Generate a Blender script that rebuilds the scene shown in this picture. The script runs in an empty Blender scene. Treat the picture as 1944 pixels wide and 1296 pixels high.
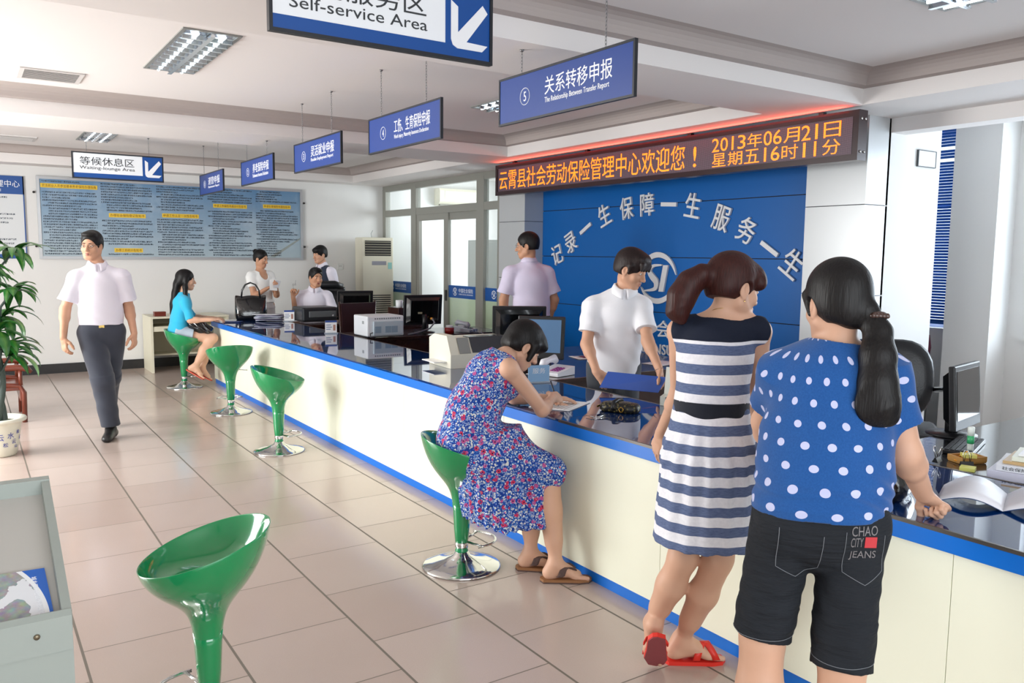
import bpy, bmesh, math, random
import numpy as np
import openvdb
from mathutils import Vector, Matrix, Euler
R = math.radians; PI = math.pi
random.seed(7); rng = np.random.default_rng(7)
S = bpy.context.scene
COL = S.collection
# ------------------------------------------------------------------ camera, sky, lights, exposure
def make_camera():
    c = bpy.data.cameras.new('camera'); c.sensor_fit = 'HORIZONTAL'; c.sensor_width = 36; c.lens = 1550/1944*36; c.clip_start = .05
    o = bpy.data.objects.new('camera', c); COL.objects.link(o)
    yaw, p, r = 0.59111, 0.10589, 0.01040
    cy, sy = math.cos(yaw), math.sin(yaw)
    f = Vector((sy*math.cos(p), cy*math.cos(p), -math.sin(p))); rt = Vector((cy, -sy, 0)); up = rt.cross(f)
    rt2 = rt*math.cos(r)+up*math.sin(r); up2 = up*math.cos(r)-rt*math.sin(r)
    m = Matrix((rt2, up2, -f)).transposed().to_4x4(); m.translation = (0, 0, 1.6)
    o.matrix_world = m; S.camera = o
make_camera()
W = bpy.data.worlds.new('sky'); S.world = W; W.use_nodes = True
W.node_tree.nodes['Background'].inputs[0].default_value = (.78, .9, 1, 1)
W.node_tree.nodes['Background'].inputs[1].default_value = 2.0
def area(name, loc, aim, sx, sy, power, color=(1, 1, 1), spread=180):
    l = bpy.data.lights.new(name, 'AREA'); l.shape = 'RECTANGLE'; l.size = sx; l.size_y = sy; l.energy = power; l.color = color; l.spread = R(spread)
    o = bpy.data.objects.new(name, l); COL.objects.link(o); o.location = loc
    o.rotation_euler = (Vector(aim)-Vector(loc)).to_track_quat('-Z', 'Y').to_euler()
    return o
# daylight through the entrance doors (left), the front windows (behind the camera) and the right-hand windows
area('daylight_entrance', (-2.75, 7.4, 1.45), (2.5, 6.2, .9), 3.4, 2.2, 400, (1, 1, .975))
area('daylight_front', (.6, -2.4, 1.65), (2.2, 3, 1.2), 4.6, 1.9, 140, (.95, .98, 1))
area('daylight_right', (7.75, 2.3, 1.75), (3, 2.6, 1.2), 2.6, 1.7, 150, (.78, .89, 1))
area('daylight_right_rear', (7.75, 4.9, 1.75), (5, 4.6, 1.2), 1.5, 1.6, 70, (.82, .91, 1))
area('daylight_office', (7.95, 10.0, 1.9), (6, 10.2, 1.4), 2.0, 1.6, 150, (.88, .96, 1))
S.view_settings.view_transform = 'Standard'; S.view_settings.look = 'None'; S.view_settings.gamma = 1; S.view_settings.use_curve_mapping = False
S.view_settings.exposure = 0.0
cy_ = S.cycles
cy_.use_denoising = True; cy_.max_bounces = 7; cy_.diffuse_bounces = 4; cy_.glossy_bounces = 4; cy_.transmission_bounces = 5; cy_.transparent_max_bounces = 8
cy_.caustics_reflective = False; cy_.caustics_refractive = False; cy_.sample_clamp_indirect = 6
# ------------------------------------------------------------------ materials
def lin(c): return tuple((v/255/12.92 if v/255 <= .04045 else ((v/255+.055)/1.055)**2.4) for v in c)
MATS = {}
def mat(name, rgb, rough=.5, metal=0., spec=.5, coat=0., emit=None, estr=0., alpha=None, trans=0., bump=None, var=0., vscale=8., sss=0., sheen=0.):
    if name in MATS: return MATS[name]
    m = bpy.data.materials.new(name); m.use_nodes = True; nt = m.node_tree; b = nt.nodes['Principled BSDF']
    c = lin(rgb)+(1,)
    b.inputs['Base Color'].default_value = c; b.inputs['Roughness'].default_value = rough; b.inputs['Metallic'].default_value = metal
    b.inputs['Specular IOR Level'].default_value = spec; b.inputs['Coat Weight'].default_value = coat; b.inputs['Coat Roughness'].default_value = .03
    b.inputs['Transmission Weight'].default_value = trans; b.inputs['Sheen Weight'].default_value = sheen
    if sss: b.inputs['Subsurface Weight'].default_value = sss; b.inputs['Subsurface Radius'].default_value = (.01, .004, .002); b.inputs['Subsurface Scale'].default_value = .6
    if emit: b.inputs['Emission Color'].default_value = lin(emit)+(1,); b.inputs['Emission Strength'].default_value = estr
    if alpha is not None: b.inputs['Alpha'].default_value = alpha
    tc = nt.nodes.new('ShaderNodeTexCoord')
    if var:
        n = nt.nodes.new('ShaderNodeTexNoise'); n.inputs['Scale'].default_value = vscale; n.inputs['Detail'].default_value = 4
        nt.links.new(tc.outputs['Object'], n.inputs['Vector'])
        x = nt.nodes.new('ShaderNodeMix'); x.data_type = 'RGBA'
        x.inputs['A'].default_value = tuple(max(0, v*(1-var)) for v in c[:3])+(1,); x.inputs['B'].default_value = tuple(min(1, v*(1+var)) for v in c[:3])+(1,)
        nt.links.new(n.outputs['Fac'], x.inputs['Factor']); nt.links.new(x.outputs['Result'], b.inputs['Base Color'])
    if bump:
        sc, st = bump[0], bump[1]
        n2 = nt.nodes.new('ShaderNodeTexNoise'); n2.inputs['Scale'].default_value = sc; n2.inputs['Detail'].default_value = 3
        mp = nt.nodes.new('ShaderNodeMapping'); mp.inputs['Scale'].default_value = bump[2] if len(bump) > 2 else (1, 1, 1)
        nt.links.new(tc.outputs['Object'], mp.inputs['Vector']); nt.links.new(mp.outputs['Vector'], n2.inputs['Vector'])
        bn = nt.nodes.new('ShaderNodeBump'); bn.inputs['Strength'].default_value = st; bn.inputs['Distance'].default_value = .01
        nt.links.new(n2.outputs['Fac'], bn.inputs['Height']); nt.links.new(bn.outputs['Normal'], b.inputs['Normal'])
    MATS[name] = m
    return m
class NT:
    """tiny node-graph writer"""
    def __init__(s, m): s.t = m.node_tree; s.b = s.t.nodes['Principled BSDF']
    def n(s, typ, **k):
        x = s.t.nodes.new(typ)
        for a, v in k.items(): setattr(x, a, v)
        return x
    def set(s, sock, v):
        if isinstance(v, bpy.types.NodeSocket): s.t.links.new(v, sock)
        elif v is not None: sock.default_value = v
    def m(s, op, a, b=None, c=None):
        x = s.n('ShaderNodeMath', operation=op)
        for i, v in enumerate((a, b, c)):
            if v is not None: s.set(x.inputs[i], v)
        return x.outputs[0]
    def mix(s, f, a, b):
        x = s.n('ShaderNodeMix', data_type='RGBA'); s.set(x.inputs['Factor'], f)
        s.set(x.inputs['A'], a if isinstance(a, bpy.types.NodeSocket) else lin(a)+(1,)); s.set(x.inputs['B'], b if isinstance(b, bpy.types.NodeSocket) else lin(b)+(1,))
        return x.outputs['Result']
    def xyz(s, space='Object'):
        t = s.n('ShaderNodeTexCoord'); p = s.n('ShaderNodeSeparateXYZ'); s.t.links.new(t.outputs[space], p.inputs[0]); return t.outputs[space], p.outputs
    def vec(s, x, y, z):
        c = s.n('ShaderNodeCombineXYZ')
        for i, v in enumerate((x, y, z)): s.set(c.inputs[i], v)
        return c.outputs[0]
    def noise(s, vec, sc, det=3, out='Fac'):
        x = s.n('ShaderNodeTexNoise'); s.set(x.inputs['Vector'], vec); x.inputs['Scale'].default_value = sc; x.inputs['Detail'].default_value = det; return x.outputs[out]
    def bump(s, h, st=.3, dist=.005):
        x = s.n('ShaderNodeBump'); s.set(x.inputs['Height'], h); x.inputs['Strength'].default_value = st; x.inputs['Distance'].default_value = dist; s.t.links.new(x.outputs[0], s.b.inputs['Normal'])
    def color(s, c): s.t.links.new(c, s.b.inputs['Base Color'])
# ------------------------------------------------------------------ mesh builder
def rotm(rx=0, ry=0, rz=0): return Euler((rx, ry, rz)).to_matrix()
class MB:
    def __init__(s): s.v = []; s.f = []; s.sm = []
    def add(s, vs, fs, smooth=False):
        o = len(s.v); s.v += [tuple(v) for v in vs]
        for f in fs: s.f.append(tuple(i+o for i in f)); s.sm.append(smooth)
        return s
    def box(s, c, d, rot=None, bev=0.):
        if bev:
            bm = bmesh.new(); bmesh.ops.create_cube(bm, size=1); bmesh.ops.scale(bm, vec=d, verts=bm.verts)
            bmesh.ops.bevel(bm, geom=bm.edges[:]+bm.verts[:], offset=bev, segments=2, affect='EDGES', profile=.5)
            vs = [v.co.copy() for v in bm.verts]; fs = [[v.index for v in f.verts] for f in bm.faces]; bm.free(); sm = False
        else:
            x, y, z = (k/2 for k in d)
            vs = [Vector(p) for p in [(-x,-y,-z),(x,-y,-z),(x,y,-z),(-x,y,-z),(-x,-y,z),(x,-y,z),(x,y,z),(-x,y,z)]]
            fs = [(3,2,1,0),(4,5,6,7),(0,1,5,4),(1,2,6,5),(2,3,7,6),(3,0,4,7)]; sm = False
        if rot is not None: vs = [rot @ v for v in vs]
        return s.add([v+Vector(c) for v in vs], fs, sm)
    def b2(s, lo, hi, bev=0.):
        return s.box([(a+b)/2 for a, b in zip(lo, hi)], [abs(b-a) for a, b in zip(lo, hi)], None, bev)
    def tube(s, pts, r, n=10, closed=False, cap=True, flat=None):
        pts = [Vector(p) for p in pts]; rs = r if hasattr(r, '__len__') else [r]*len(pts)
        N = len(pts); vs = []; fs = []; ref = None
        for i, p in enumerate(pts):
            a = pts[i-1] if (i > 0 or closed) else p; b = pts[(i+1) % N] if (i < N-1 or closed) else p
            t = (b-a).normalized()
            if ref is None:
                ref = t.orthogonal().normalized()
                if flat is not None: ref = (Vector(flat)-t*t.dot(Vector(flat))).normalized()
            else: ref = (ref-t*t.dot(ref)).normalized() if (ref-t*t.dot(ref)).length > 1e-6 else t.orthogonal().normalized()
            bi = t.cross(ref); e = 1.
            for k in range(n):
                q = 2*PI*k/n; vs.append(p+ref*(math.cos(q)*rs[i])+bi*(math.sin(q)*rs[i]*e))
        for i in range(N if closed else N-1):
            j = (i+1) % N
            for k in range(n): fs.append((i*n+k, i*n+(k+1) % n, j*n+(k+1) % n, j*n+k))
        if cap and not closed: fs.append(tuple(range(n))[::-1]); fs.append(tuple((N-1)*n+k for k in range(n)))
        return s.add(vs, fs, True)
    def cyl(s, a, b, r, r2=None, n=20): return s.tube([a, b], [r, r if r2 is None else r2], n)
    def lathe(s, prof, n=28, c=(0, 0, 0), smooth=True):
        vs = []; fs = []
        for r, z in prof:
            for k in range(n):
                q = 2*PI*k/n; vs.append((c[0]+r*math.cos(q), c[1]+r*math.sin(q), c[2]+z))
        for i in range(len(prof)-1):
            for k in range(n): fs.append((i*n+k, i*n+(k+1) % n, (i+1)*n+(k+1) % n, (i+1)*n+k))
        fs.append(tuple(range(n))[::-1]); fs.append(tuple((len(prof)-1)*n+k for k in range(n)))
        return s.add(vs, fs, smooth)
    def prism(s, poly, fn, a, b):
        """polygon (u, v) extruded from a to b; fn(u, v, w) -> point"""
        n = len(poly); vs = [fn(u, v, a) for u, v in poly]+[fn(u, v, b) for u, v in poly]
        fs = [tuple(range(n))[::-1], tuple(range(n, 2*n))]+[(i, (i+1) % n, n+(i+1) % n, n+i) for i in range(n)]
        return s.add(vs, fs)
    def grid(s, P, closed_u=False, smooth=True):
        """P[i][j] -> points"""
        a, b = len(P), len(P[0]); vs = [p for row in P for p in row]; fs = []
        for i in range(a if closed_u else a-1):
            for j in range(b-1): fs.append((i*b+j, ((i+1) % a)*b+j, ((i+1) % a)*b+j+1, i*b+j+1))
        return s.add(vs, fs, smooth)
    def frame(s, ax, lo, hi, t):
        """four non-overlapping bars; ax = axis of the frame's thickness"""
        a, b = [i for i in range(3) if i != ax]
        for k in range(4):
            l, h = list(lo), list(hi)
            if k == 0: h[b] = lo[b]+t
            elif k == 1: l[b] = hi[b]-t
            else:
                l[b] += t; h[b] -= t
                if k == 2: h[a] = lo[a]+t
                else: l[a] = hi[a]-t
            s.b2(l, h)
        return s
    def xf(s, m): s.v = [tuple(m @ Vector(v)) for v in s.v]; return s
    def build(s, name, m, parent=None, fix=True, solid=0., sub=0):
        me = bpy.data.meshes.new(name); me.from_pydata(s.v, [], s.f); me.polygons.foreach_set('use_smooth', s.sm)
        if fix:
            bm = bmesh.new(); bm.from_mesh(me); bmesh.ops.recalc_face_normals(bm, faces=bm.faces); bm.to_mesh(me); bm.free()
        me.materials.append(m)
        o = bpy.data.objects.new(name, me); COL.objects.link(o)
        if parent: o.parent = parent
        if solid: q = o.modifiers.new('solid', 'SOLIDIFY'); q.thickness = solid; q.offset = 0
        if sub: q = o.modifiers.new('sub', 'SUBSURF'); q.levels = sub; q.render_levels = sub
        return o
def tag(o, label, cat, group=None, kind=None):
    o['label'] = label; o['category'] = cat
    if group: o['group'] = group
    if kind: o['kind'] = kind
    return o
def thing(name, label, cat, loc=(0, 0, 0), rz=0., group=None, kind=None):
    o = bpy.data.objects.new(name, None); COL.objects.link(o); o.location = loc; o.rotation_euler = (0, 0, rz); o.empty_display_size = .1
    return tag(o, label, cat, group, kind)
def struct(mb, name, m, parent=None):
    o = mb.build(name, m, parent)
    if not parent: o['kind'] = 'structure'
    return o
def tree(o):
    out = [o]
    for c in o.children: out += tree(c)
    return out
def dup(o, parent=None):
    c = o.copy(); COL.objects.link(c)
    if parent: c.parent = parent
    for ch in list(o.children): dup(ch, c)
    return c
TXT = {}
def text_verts(s, extrude=0., shear=0., offset=0.):
    k = (s, extrude, shear, offset)
    if k not in TXT:
        c = bpy.data.curves.new('t', 'FONT'); c.body = s; c.extrude = extrude; c.shear = shear; c.resolution_u = 3; c.offset = offset
        o = bpy.data.objects.new('t', c); COL.objects.link(o)
        d = bpy.context.evaluated_depsgraph_get(); d.update(); me = bpy.data.meshes.new_from_object(o.evaluated_get(d))
        v = np.array([x.co[:] for x in me.vertices]) if len(me.vertices) else np.zeros((1, 3)); f = [tuple(p.vertices) for p in me.polygons]
        bpy.data.objects.remove(o); bpy.data.meshes.remove(me)
        v[:, :2] -= v[:, :2].min(0); v[:, :2] /= np.maximum(v[:, :2].max(0), 1e-6)
        TXT[k] = (v, f)
    return TXT[k]
def put_text(mb, s, org, u, v, w, h, depth=.002, shear=0., bold=0.):
    """letters filling a w x h box; org = lower-left corner, u/v = unit axes, raised along u x v"""
    V, F = text_verts(s, .5 if depth else 0., shear, bold); org, u, v = Vector(org), Vector(u), Vector(v); nn = u.cross(v).normalized()
    mb.add([org+u*(p[0]*w)+v*(p[1]*h)+nn*((p[2]+.5)*depth) for p in V], F)
    return mb
# ------------------------------------------------------------------ setting
wallp = mat('white_wall_paint', (226, 226, 224), .75, bump=(60, .04))
ceilp = mat('ceiling_paint', (232, 228, 226), .8, bump=(40, .03))
corn_shade = mat('cornice_shade_tone', (176, 166, 162), .8)  # same paint as the ceiling, darkened: the cove's occlusion shade put into the colour
alu = mat('aluminium_frame', (158, 158, 150), .4, .35)
blackstone = mat('black_stone', (34, 32, 33), .3, var=.4, vscale=20)
def floor_mat():
    m = mat('floor_tiles', (205, 186, 176), .16, spec=.5); g = NT(m); v, (x, y, z) = g.xyz()
    u = g.m('DIVIDE', g.m('SUBTRACT', x, .828), .508); c = g.m('FLOOR', u); par = g.m('FLOORED_MODULO', c, 2.0)
    fu = g.m('SUBTRACT', u, c)
    w = g.m('DIVIDE', g.m('SUBTRACT', g.m('ADD', y, g.m('MULTIPLY', par, .27)), 3.81), .54); r = g.m('FLOOR', w); fw = g.m('SUBTRACT', w, r)
    eu = g.m('MULTIPLY', g.m('MINIMUM', fu, g.m('SUBTRACT', 1., fu)), .508); ew = g.m('MULTIPLY', g.m('MINIMUM', fw, g.m('SUBTRACT', 1., fw)), .54)
    line = g.m('MAXIMUM', g.m('LESS_THAN', eu, .0052), g.m('LESS_THAN', ew, .0028))
    wn = g.n('ShaderNodeTexWhiteNoise'); g.set(wn.inputs['Vector'], g.vec(c, r, 0.))
    base = g.mix(wn.outputs['Value'], (184, 166, 156), (196, 180, 171))
    sp = g.noise(v, 220, 2); base = g.mix(g.m('MULTIPLY', sp, .35), base, (162, 142, 132))
    cl = g.noise(v, 1.7, 4); base = g.mix(g.m('MULTIPLY', cl, .3), base, (200, 183, 175))
    g.color(g.mix(line, base, (112, 104, 94)))
    g.set(g.b.inputs['Roughness'], g.m('ADD', g.m('MULTIPLY', line, .5), g.m('ADD', .1, g.m('MULTIPLY', cl, .14))))
    g.bump(g.m('SUBTRACT', 1., line), .25, .002)
    return m
struct(MB().b2((-3.2, -2.8, -.1), (8.4, 12.3, 0)), 'floor', floor_mat())
struct(MB().b2((-3.2, -2.8, 2.85), (8.4, 12.3, 2.95)), 'ceiling', ceilp)
bm_ = MB()
bm_.b2((-3.2, 3.45, 2.65), (5.9, 4.1, 2.851)); bm_.b2((-3.2, 7.5, 2.65), (4.951, 8.3, 2.851)); bm_.b2((-3.2, 11.72, 2.65), (4.951, 12.1, 2.851))
bm_.b2((4.95, 4.1, 2.65), (5.9, 12.1, 2.851)); bm_.b2((5.2, -2.7, 2.65), (5.9, 3.45, 2.851)); bm_.b2((5.88, -2.7, 2.546), (6.07, 3.66, 2.852))
struct(bm_, 'trim_1', ceilp)      # the ceiling beams
prof = [(0, 2.757), (.062, 2.762), (.066, 2.782), (.072, 2.80), (.086, 2.82), (.108, 2.836), (.14, 2.846), (.18, 2.8498)]
cm = MB()
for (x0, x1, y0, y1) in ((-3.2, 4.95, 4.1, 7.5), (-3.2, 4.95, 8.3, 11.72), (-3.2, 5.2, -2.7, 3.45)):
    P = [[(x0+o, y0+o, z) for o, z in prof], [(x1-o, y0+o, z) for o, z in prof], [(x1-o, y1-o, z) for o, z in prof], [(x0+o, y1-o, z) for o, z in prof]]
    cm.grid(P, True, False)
struct(cm, 'trim_2', corn_shade)       # the cornices round the three ceiling trays
struct(MB().b2((-3.2, 12.08, 0), (8.4, 12.3, 2.9)), 'wall_back', wallp)
struct(MB().b2((-3.0, 12.062, 0), (5.58, 12.08, .125)), 'baseboard_back', blackstone)
wl = MB(); wl.b2((-3.2, -2.8, 0), (-3.0, 5.4, 2.9)); wl.b2((-3.2, 9.4, 0), (-3.0, 12.1, 2.9)); wl.b2((-3.2, 5.4, 2.55), (-3.0, 9.4, 2.9))
struct(wl, 'wall_left', wallp)
d2 = MB()
for y in (5.43, 6.4, 7.4, 8.4, 9.37): d2.b2((-3.12, y-.03, 0), (-3.06, y+.03, 2.55))
for z in (.05, 2.1, 2.5): d2.b2((-3.12, 5.4, z-.04), (-3.06, 9.4, z+.04))
struct(d2, 'door_2', alu)
wf = MB(); wf.b2((-3.2, -2.8, 0), (-2.0, -2.6, 2.9)); wf.b2((3.4, -2.8, 0), (8.4, -2.6, 2.9)); wf.b2((-2.0, -2.8, 0), (3.4, -2.6, .5)); wf.b2((-2.0, -2.8, 2.6), (3.4, -2.6, 2.9))
struct(wf, 'wall_front', wallp)
f3 = MB()
for x in (-1.97, -.6, .7, 2.0, 3.37): f3.b2((x-.03, -2.72, .5), (x+.03, -2.66, 2.6))
for z in (.53, 2.57): f3.b2((-2, -2.72, z-.03), (3.4, -2.66, z+.03))
struct(f3, 'window_4', alu)
# right-hand outer wall, its window openings and the square column between them
wr = MB(); wr.b2((7.3, -2.8, 0), (7.5, 1.1, 2.9)); wr.b2((7.3, 3.15, 0), (7.5, 3.82, 2.9)); wr.b2((7.3, 5.3, 0), (7.5, 5.9, 2.9))
wr.b2((7.3, 1.1, 0), (7.5, 3.15, .95)); wr.b2((7.3, 1.1, 2.62), (7.5, 3.15, 2.9)); wr.b2((7.3, 3.82, 0), (7.5, 5.3, .98)); wr.b2((7.3, 3.82, 2.75), (7.5, 5.3, 2.9))
struct(wr, 'wall_right', wallp)
struct(MB().b2((7.0, 3.38, 0), (7.31, 3.757, 2.9)), 'wall_column', wallp)
struct(MB().b2((5.86, 3.65, 0), (6.59, 3.77, 2.9)), 'wall_partition', wallp)
struct(MB().b2((5.9, 5.6, 0), (7.4, 5.7, 2.9)), 'wall_passage', wallp)
wo = MB(); wo.b2((7.9, 5.7, 0), (8.1, 9.0, 2.9)); wo.b2((7.9, 11.0, 0), (8.1, 12.1, 2.9)); wo.b2((7.9, 9.0, 0), (8.1, 11, 1.0)); wo.b2((7.9, 9.0, 2.6), (8.1, 11, 2.9))
struct(wo, 'wall_office', wallp)
glassm = mat('clear_glass', (225, 240, 238), .02, spec=.5, alpha=.10)
whitealu = mat('white_window_frame', (238, 242, 246), .35)
def window(name, x, y0, y1, z0, z1, mull, fm):
    f = MB(); t = .05
    for y in [y0+t/2, y1-t/2]+mull: f.b2((x, y-t/2, z0), (x+.06, y+t/2, z1))
    for z in (z0+t/2, z1-t/2, z0+(z1-z0)*.62): f.b2((x, y0, z-t/2), (x+.06, y1, z+t/2))
    o = struct(f, name, fm); struct(MB().b2((x+.025, y0+t, z0+t), (x+.031, y1-t, z1-t)), 'window_pane', glassm, o); return o
w2 = window('window_2', 7.40, 1.1, 3.15, .95, 2.62, [1.8, 2.45], whitealu)
struct(MB().b2((7.16, 1.08, .91), (7.42, 3.17, .95), .006), 'window_sill', mat('sill_paint', (236, 240, 244), .4), w2)
w1 = window('window_1', 7.40, 3.82, 5.3, .98, 2.75, [4.5], whitealu)
window('window_5', 7.98, 9.0, 11.0, 1.0, 2.6, [10.0], whitealu)
# logo wall: blue composite panels, white pilasters either side
bluep = mat('blue_panel', (0, 92, 168), .38, spec=.3)
pilm = mat('silver_white_panel', (194, 197, 199), .28, .15, bump=(30, .01))
gapm = mat('dark_gap', (18, 22, 30), .8)
lw = MB(); zs = [0, .5, 1.03, 1.587, 2.125, 2.66]
for a, b in zip(zs, zs[1:]): lw.b2((5.87, 4.1, a+.004), (5.89, 8.2, b-.004))
wlg = struct(lw, 'wall_logo', bluep); struct(MB().b2((5.882, 4.1, 0), (5.98, 8.62, 2.66)), 'panel_backing', gapm, wlg)
pl = MB(); zp = [0, .66, 1.316, 2.0, 2.66]
for a, b in zip(zp, zp[1:]):
    pl.b2((5.6, 8.1, a+.003), (5.9, 8.66, b-.003)); pl.b2((5.6, 3.65, a+.003), (5.885, 4.17, b-.003))
plo = struct(pl, 'trim_3', pilm); struct(MB().b2((5.605, 8.105, 0), (5.9, 8.655, 2.66)).b2((5.605, 3.655, 0), (5.88, 4.165, 2.66)), 'panel_backing', gapm, plo)
# glazed partition with the sliding office door
frost = mat('frosted_glass', (196, 214, 186), .6, alpha=.72); bluefilm = mat('blue_film', (22, 84, 160), .35); whitefilm = mat('white_print', (238, 242, 246), .5)
gp = MB(); x0, x1 = 5.6, 5.68
def bar(mb, y0, y1, z0, z1, a=x0, b=x1): mb.b2((a, y0, z0), (b, y1, z1))
bar(gp, 8.66, 12.08, 2.56, 2.66, x0+.003, x1-.003); bar(gp, 8.66, 12.08, 2.17, 2.27, x0+.003, x1-.003)
for y0, y1 in ((11.97, 12.08), (10.93, 11.09), (9.03, 9.21), (8.66, 8.7)): bar(gp, y0, y1, 0, 2.6)
bar(gp, 11.09, 11.97, 0, .1); bar(gp, 8.7, 9.03, 0, .1)
gpo = struct(gp, 'window_3', alu)
def pane(name, y0, y1, z0, z1, m, par, x=5.64, t=.006): return struct(MB().b2((x, y0, z0), (x+t, y1, z1)), name, m, par)
for y0, y1 in ((11.09, 11.97), (9.21, 10.93), (8.7, 9.03)): pane('window_pane', y0, y1, 2.27, 2.56, glassm, gpo)
stripes = []
for y0, y1 in ((11.09, 11.97), (8.7, 9.03)):
    pane('window_pane', y0, y1, 1.0, 2.17, glassm, gpo); pane('frosted_pane', y0, y1, .1, 1.0, frost, gpo); stripes.append((y0, y1, gpo, 5.632))
dr = MB(); bar(dr, 10.85, 10.93, 0, 2.17, 5.61, 5.66); bar(dr, 9.98, 10.1, 0, 2.17, 5.61, 5.66); bar(dr, 10.1, 10.85, 2.08, 2.17, 5.61, 5.66); bar(dr, 9.21, 9.27, 0, 2.17, 5.63, 5.68); bar(dr, 9.27, 9.975, 2.07, 2.17, 5.632, 5.678); bar(dr, 9.27, 9.975, 0, .12, 5.632, 5.678)
dro = struct(dr, 'door_1', alu)
pane('door_pane', 9.27, 9.98, 1.0, 2.07, glassm, dro); pane('frosted_pane', 9.27, 9.98, .12, 1.0, frost, dro); stripes.append((9.27, 9.98, dro, 5.628))
struct(MB().b2((5.585, 10.0, .95), (5.61, 10.03, 1.1), .005), 'door_handle', mat('dark_handle', (60, 60, 60), .4), dro)
def emblem(mb, cx, cz, r, fn, d0, d1):
    """ring of two crescents round slanted S and I; fn(u, v, w) -> point, u to the viewer's right"""
    def cres(a0, a1, t0):
        P = []; Q = []
        for k in range(25):
            f = k/24; a = R(a0+(a1-a0)*f); t = t0*(math.sin(PI*min(1, max(0, f)))**.7)*r+.012*r
            P.append((cx+r*math.cos(a), cz+r*math.sin(a))); Q.append((cx+(r-t)*math.cos(a)+.0*t, cz+(r-t)*math.sin(a)))
        for k in range(24): mb.prism([P[k], P[k+1], Q[k+1], Q[k]], fn, d0, d1)
    cres(8, 196, .2); cres(202, 352, .2)
    I = [(.08, -.52), (.34, -.52), (.56, .5), (.3, .5)]
    mb.prism([(cx+a*r, cz+b*r) for a, b in I], fn, d0, d1)
    pts = [(.22, .5), (-.26, .46), (-.46, .25), (-.3, .05), (-.08, -.14), (-.08, -.36), (-.25, -.46), (-.72, -.52)]
    wd = [.06, .12, .2, .26, .26, .2, .12, .05]
    def cr(i, t):
        p = [np.array(pts[max(0, min(len(pts)-1, i+k))]) for k in (-1, 0, 1, 2)]
        return .5*((2*p[1])+(-p[0]+p[2])*t+(2*p[0]-5*p[1]+4*p[2]-p[3])*t*t+(-p[0]+3*p[1]-3*p[2]+p[3])*t**3), wd[i]+(wd[min(i+1, len(wd)-1)]-wd[i])*t
    sp = [cr(i, k/5) for i in range(len(pts)-1) for k in range(5)]+[cr(len(pts)-2, 1.)]
    L = []; Rr = []
    for i, (p, w) in enumerate(sp):
        d = sp[min(i+1, len(sp)-1)][0]-sp[max(0, i-1)][0]; d = d/np.linalg.norm(d); n = np.array((-d[1], d[0]))
        L.append(p+n*w*.5); Rr.append(p-n*w*.5)
    for i in range(len(sp)-1): mb.prism([(cx+q[0]*r, cz+q[1]*r) for q in (L[i], L[i+1], Rr[i+1], Rr[i])], fn, d0, d1)
    return mb
for y0, y1, par, x in stripes:
    st = struct(MB().b2((x, y0, 1.0), (x+.004, y1, 1.17)), 'blue_stripe', bluefilm, par)
    e = MB(); emblem(e, 0, 0, .055, lambda u, v, w: (x-w, y1-.17-u if y1-y0 > .5 else y1-.21-u, 1.085+v), .0005, .0015)
    if y1-y0 > .5:
        put_text(e, '中国社会保险', (x, y1-.27, 1.075), (0, -1, 0), (0, 0, 1), .38, .06, .001); put_text(e, 'CHINA SOCIAL INSURANCE', (x, y1-.27, 1.045), (0, -1, 0), (0, 0, 1), .38, .018, .001)
    struct(e, 'stripe_print', whitefilm, st)
# ------------------------------------------------------------------ service counter
cream = mat('cream_laminate', (238, 240, 220), .38, var=.02, vscale=3); bluel = mat('blue_laminate', (0, 108, 206), .35); bodym = mat('counter_carcass', (190, 186, 170), .6)
ct = thing('service_counter', 'long cream panelled service counter with blue kick strip running the length of the hall', 'counter', (2.5, 4, 0))
def CB(lo, hi, name, m, par, bev=0., off=(2.5, 4, 0)): return MB().b2([a-b for a, b in zip(lo, off)], [a-b for a, b in zip(hi, off)], bev).build(name, m, par)
CB((2.52, -2.4, .0), (3.1, 10.24, .70), 'carcass', bodym, ct)
ys = [-2.4]+[1.262+1.267*k for k in range(-2, 8) if -2.3 < 1.262+1.267*k < 10.2]+[10.25]
for a, b in zip(ys, ys[1:]): CB((2.498, a+.0012, .057), (2.518, b-.0012, .70), 'front_panel', cream, ct, .0008)
CB((2.5, 10.24, .057), (3.12, 10.256, .70), 'end_panel', cream, ct)
CB((2.508, -2.4, 0), (2.519, 10.25, .056), 'kick_strip', bluel, ct)
glasst = mat('dark_blue_glass', (10, 48, 104), .025, spec=.75, coat=.5); greyal = mat('grey_edge_trim', (96, 92, 88), .35, .6)
wt = thing('counter_worktop', 'glossy dark blue glass worktop with bright blue edge on top of the long counter', 'worktop', (2.5, 4, .7))
O = (2.5, 4, .7)
CB((2.478, -2.4, .7), (3.23, 10.28, .757), 'blue_edge_board', bluel, wt, .002, O)
ysh = [-2.4, .75, 3.27, 5.6, 8.0, 10.27]
for a, b in zip(ysh, ysh[1:]): CB((2.486, a+.001, .757), (3.228, b-.001, .768), 'glass_sheet', glasst, wt, .0015, O)
CB((2.476, -2.4, .757), (2.4855, 3.26, .7695), 'edge_trim', greyal, wt, 0, O)
CB((3.2285, -2.4, .757), (3.24, 10.27, .7695), 'edge_trim', mat('brown_edge_trim', (70, 56, 44), .4), wt, 0, O)
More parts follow.
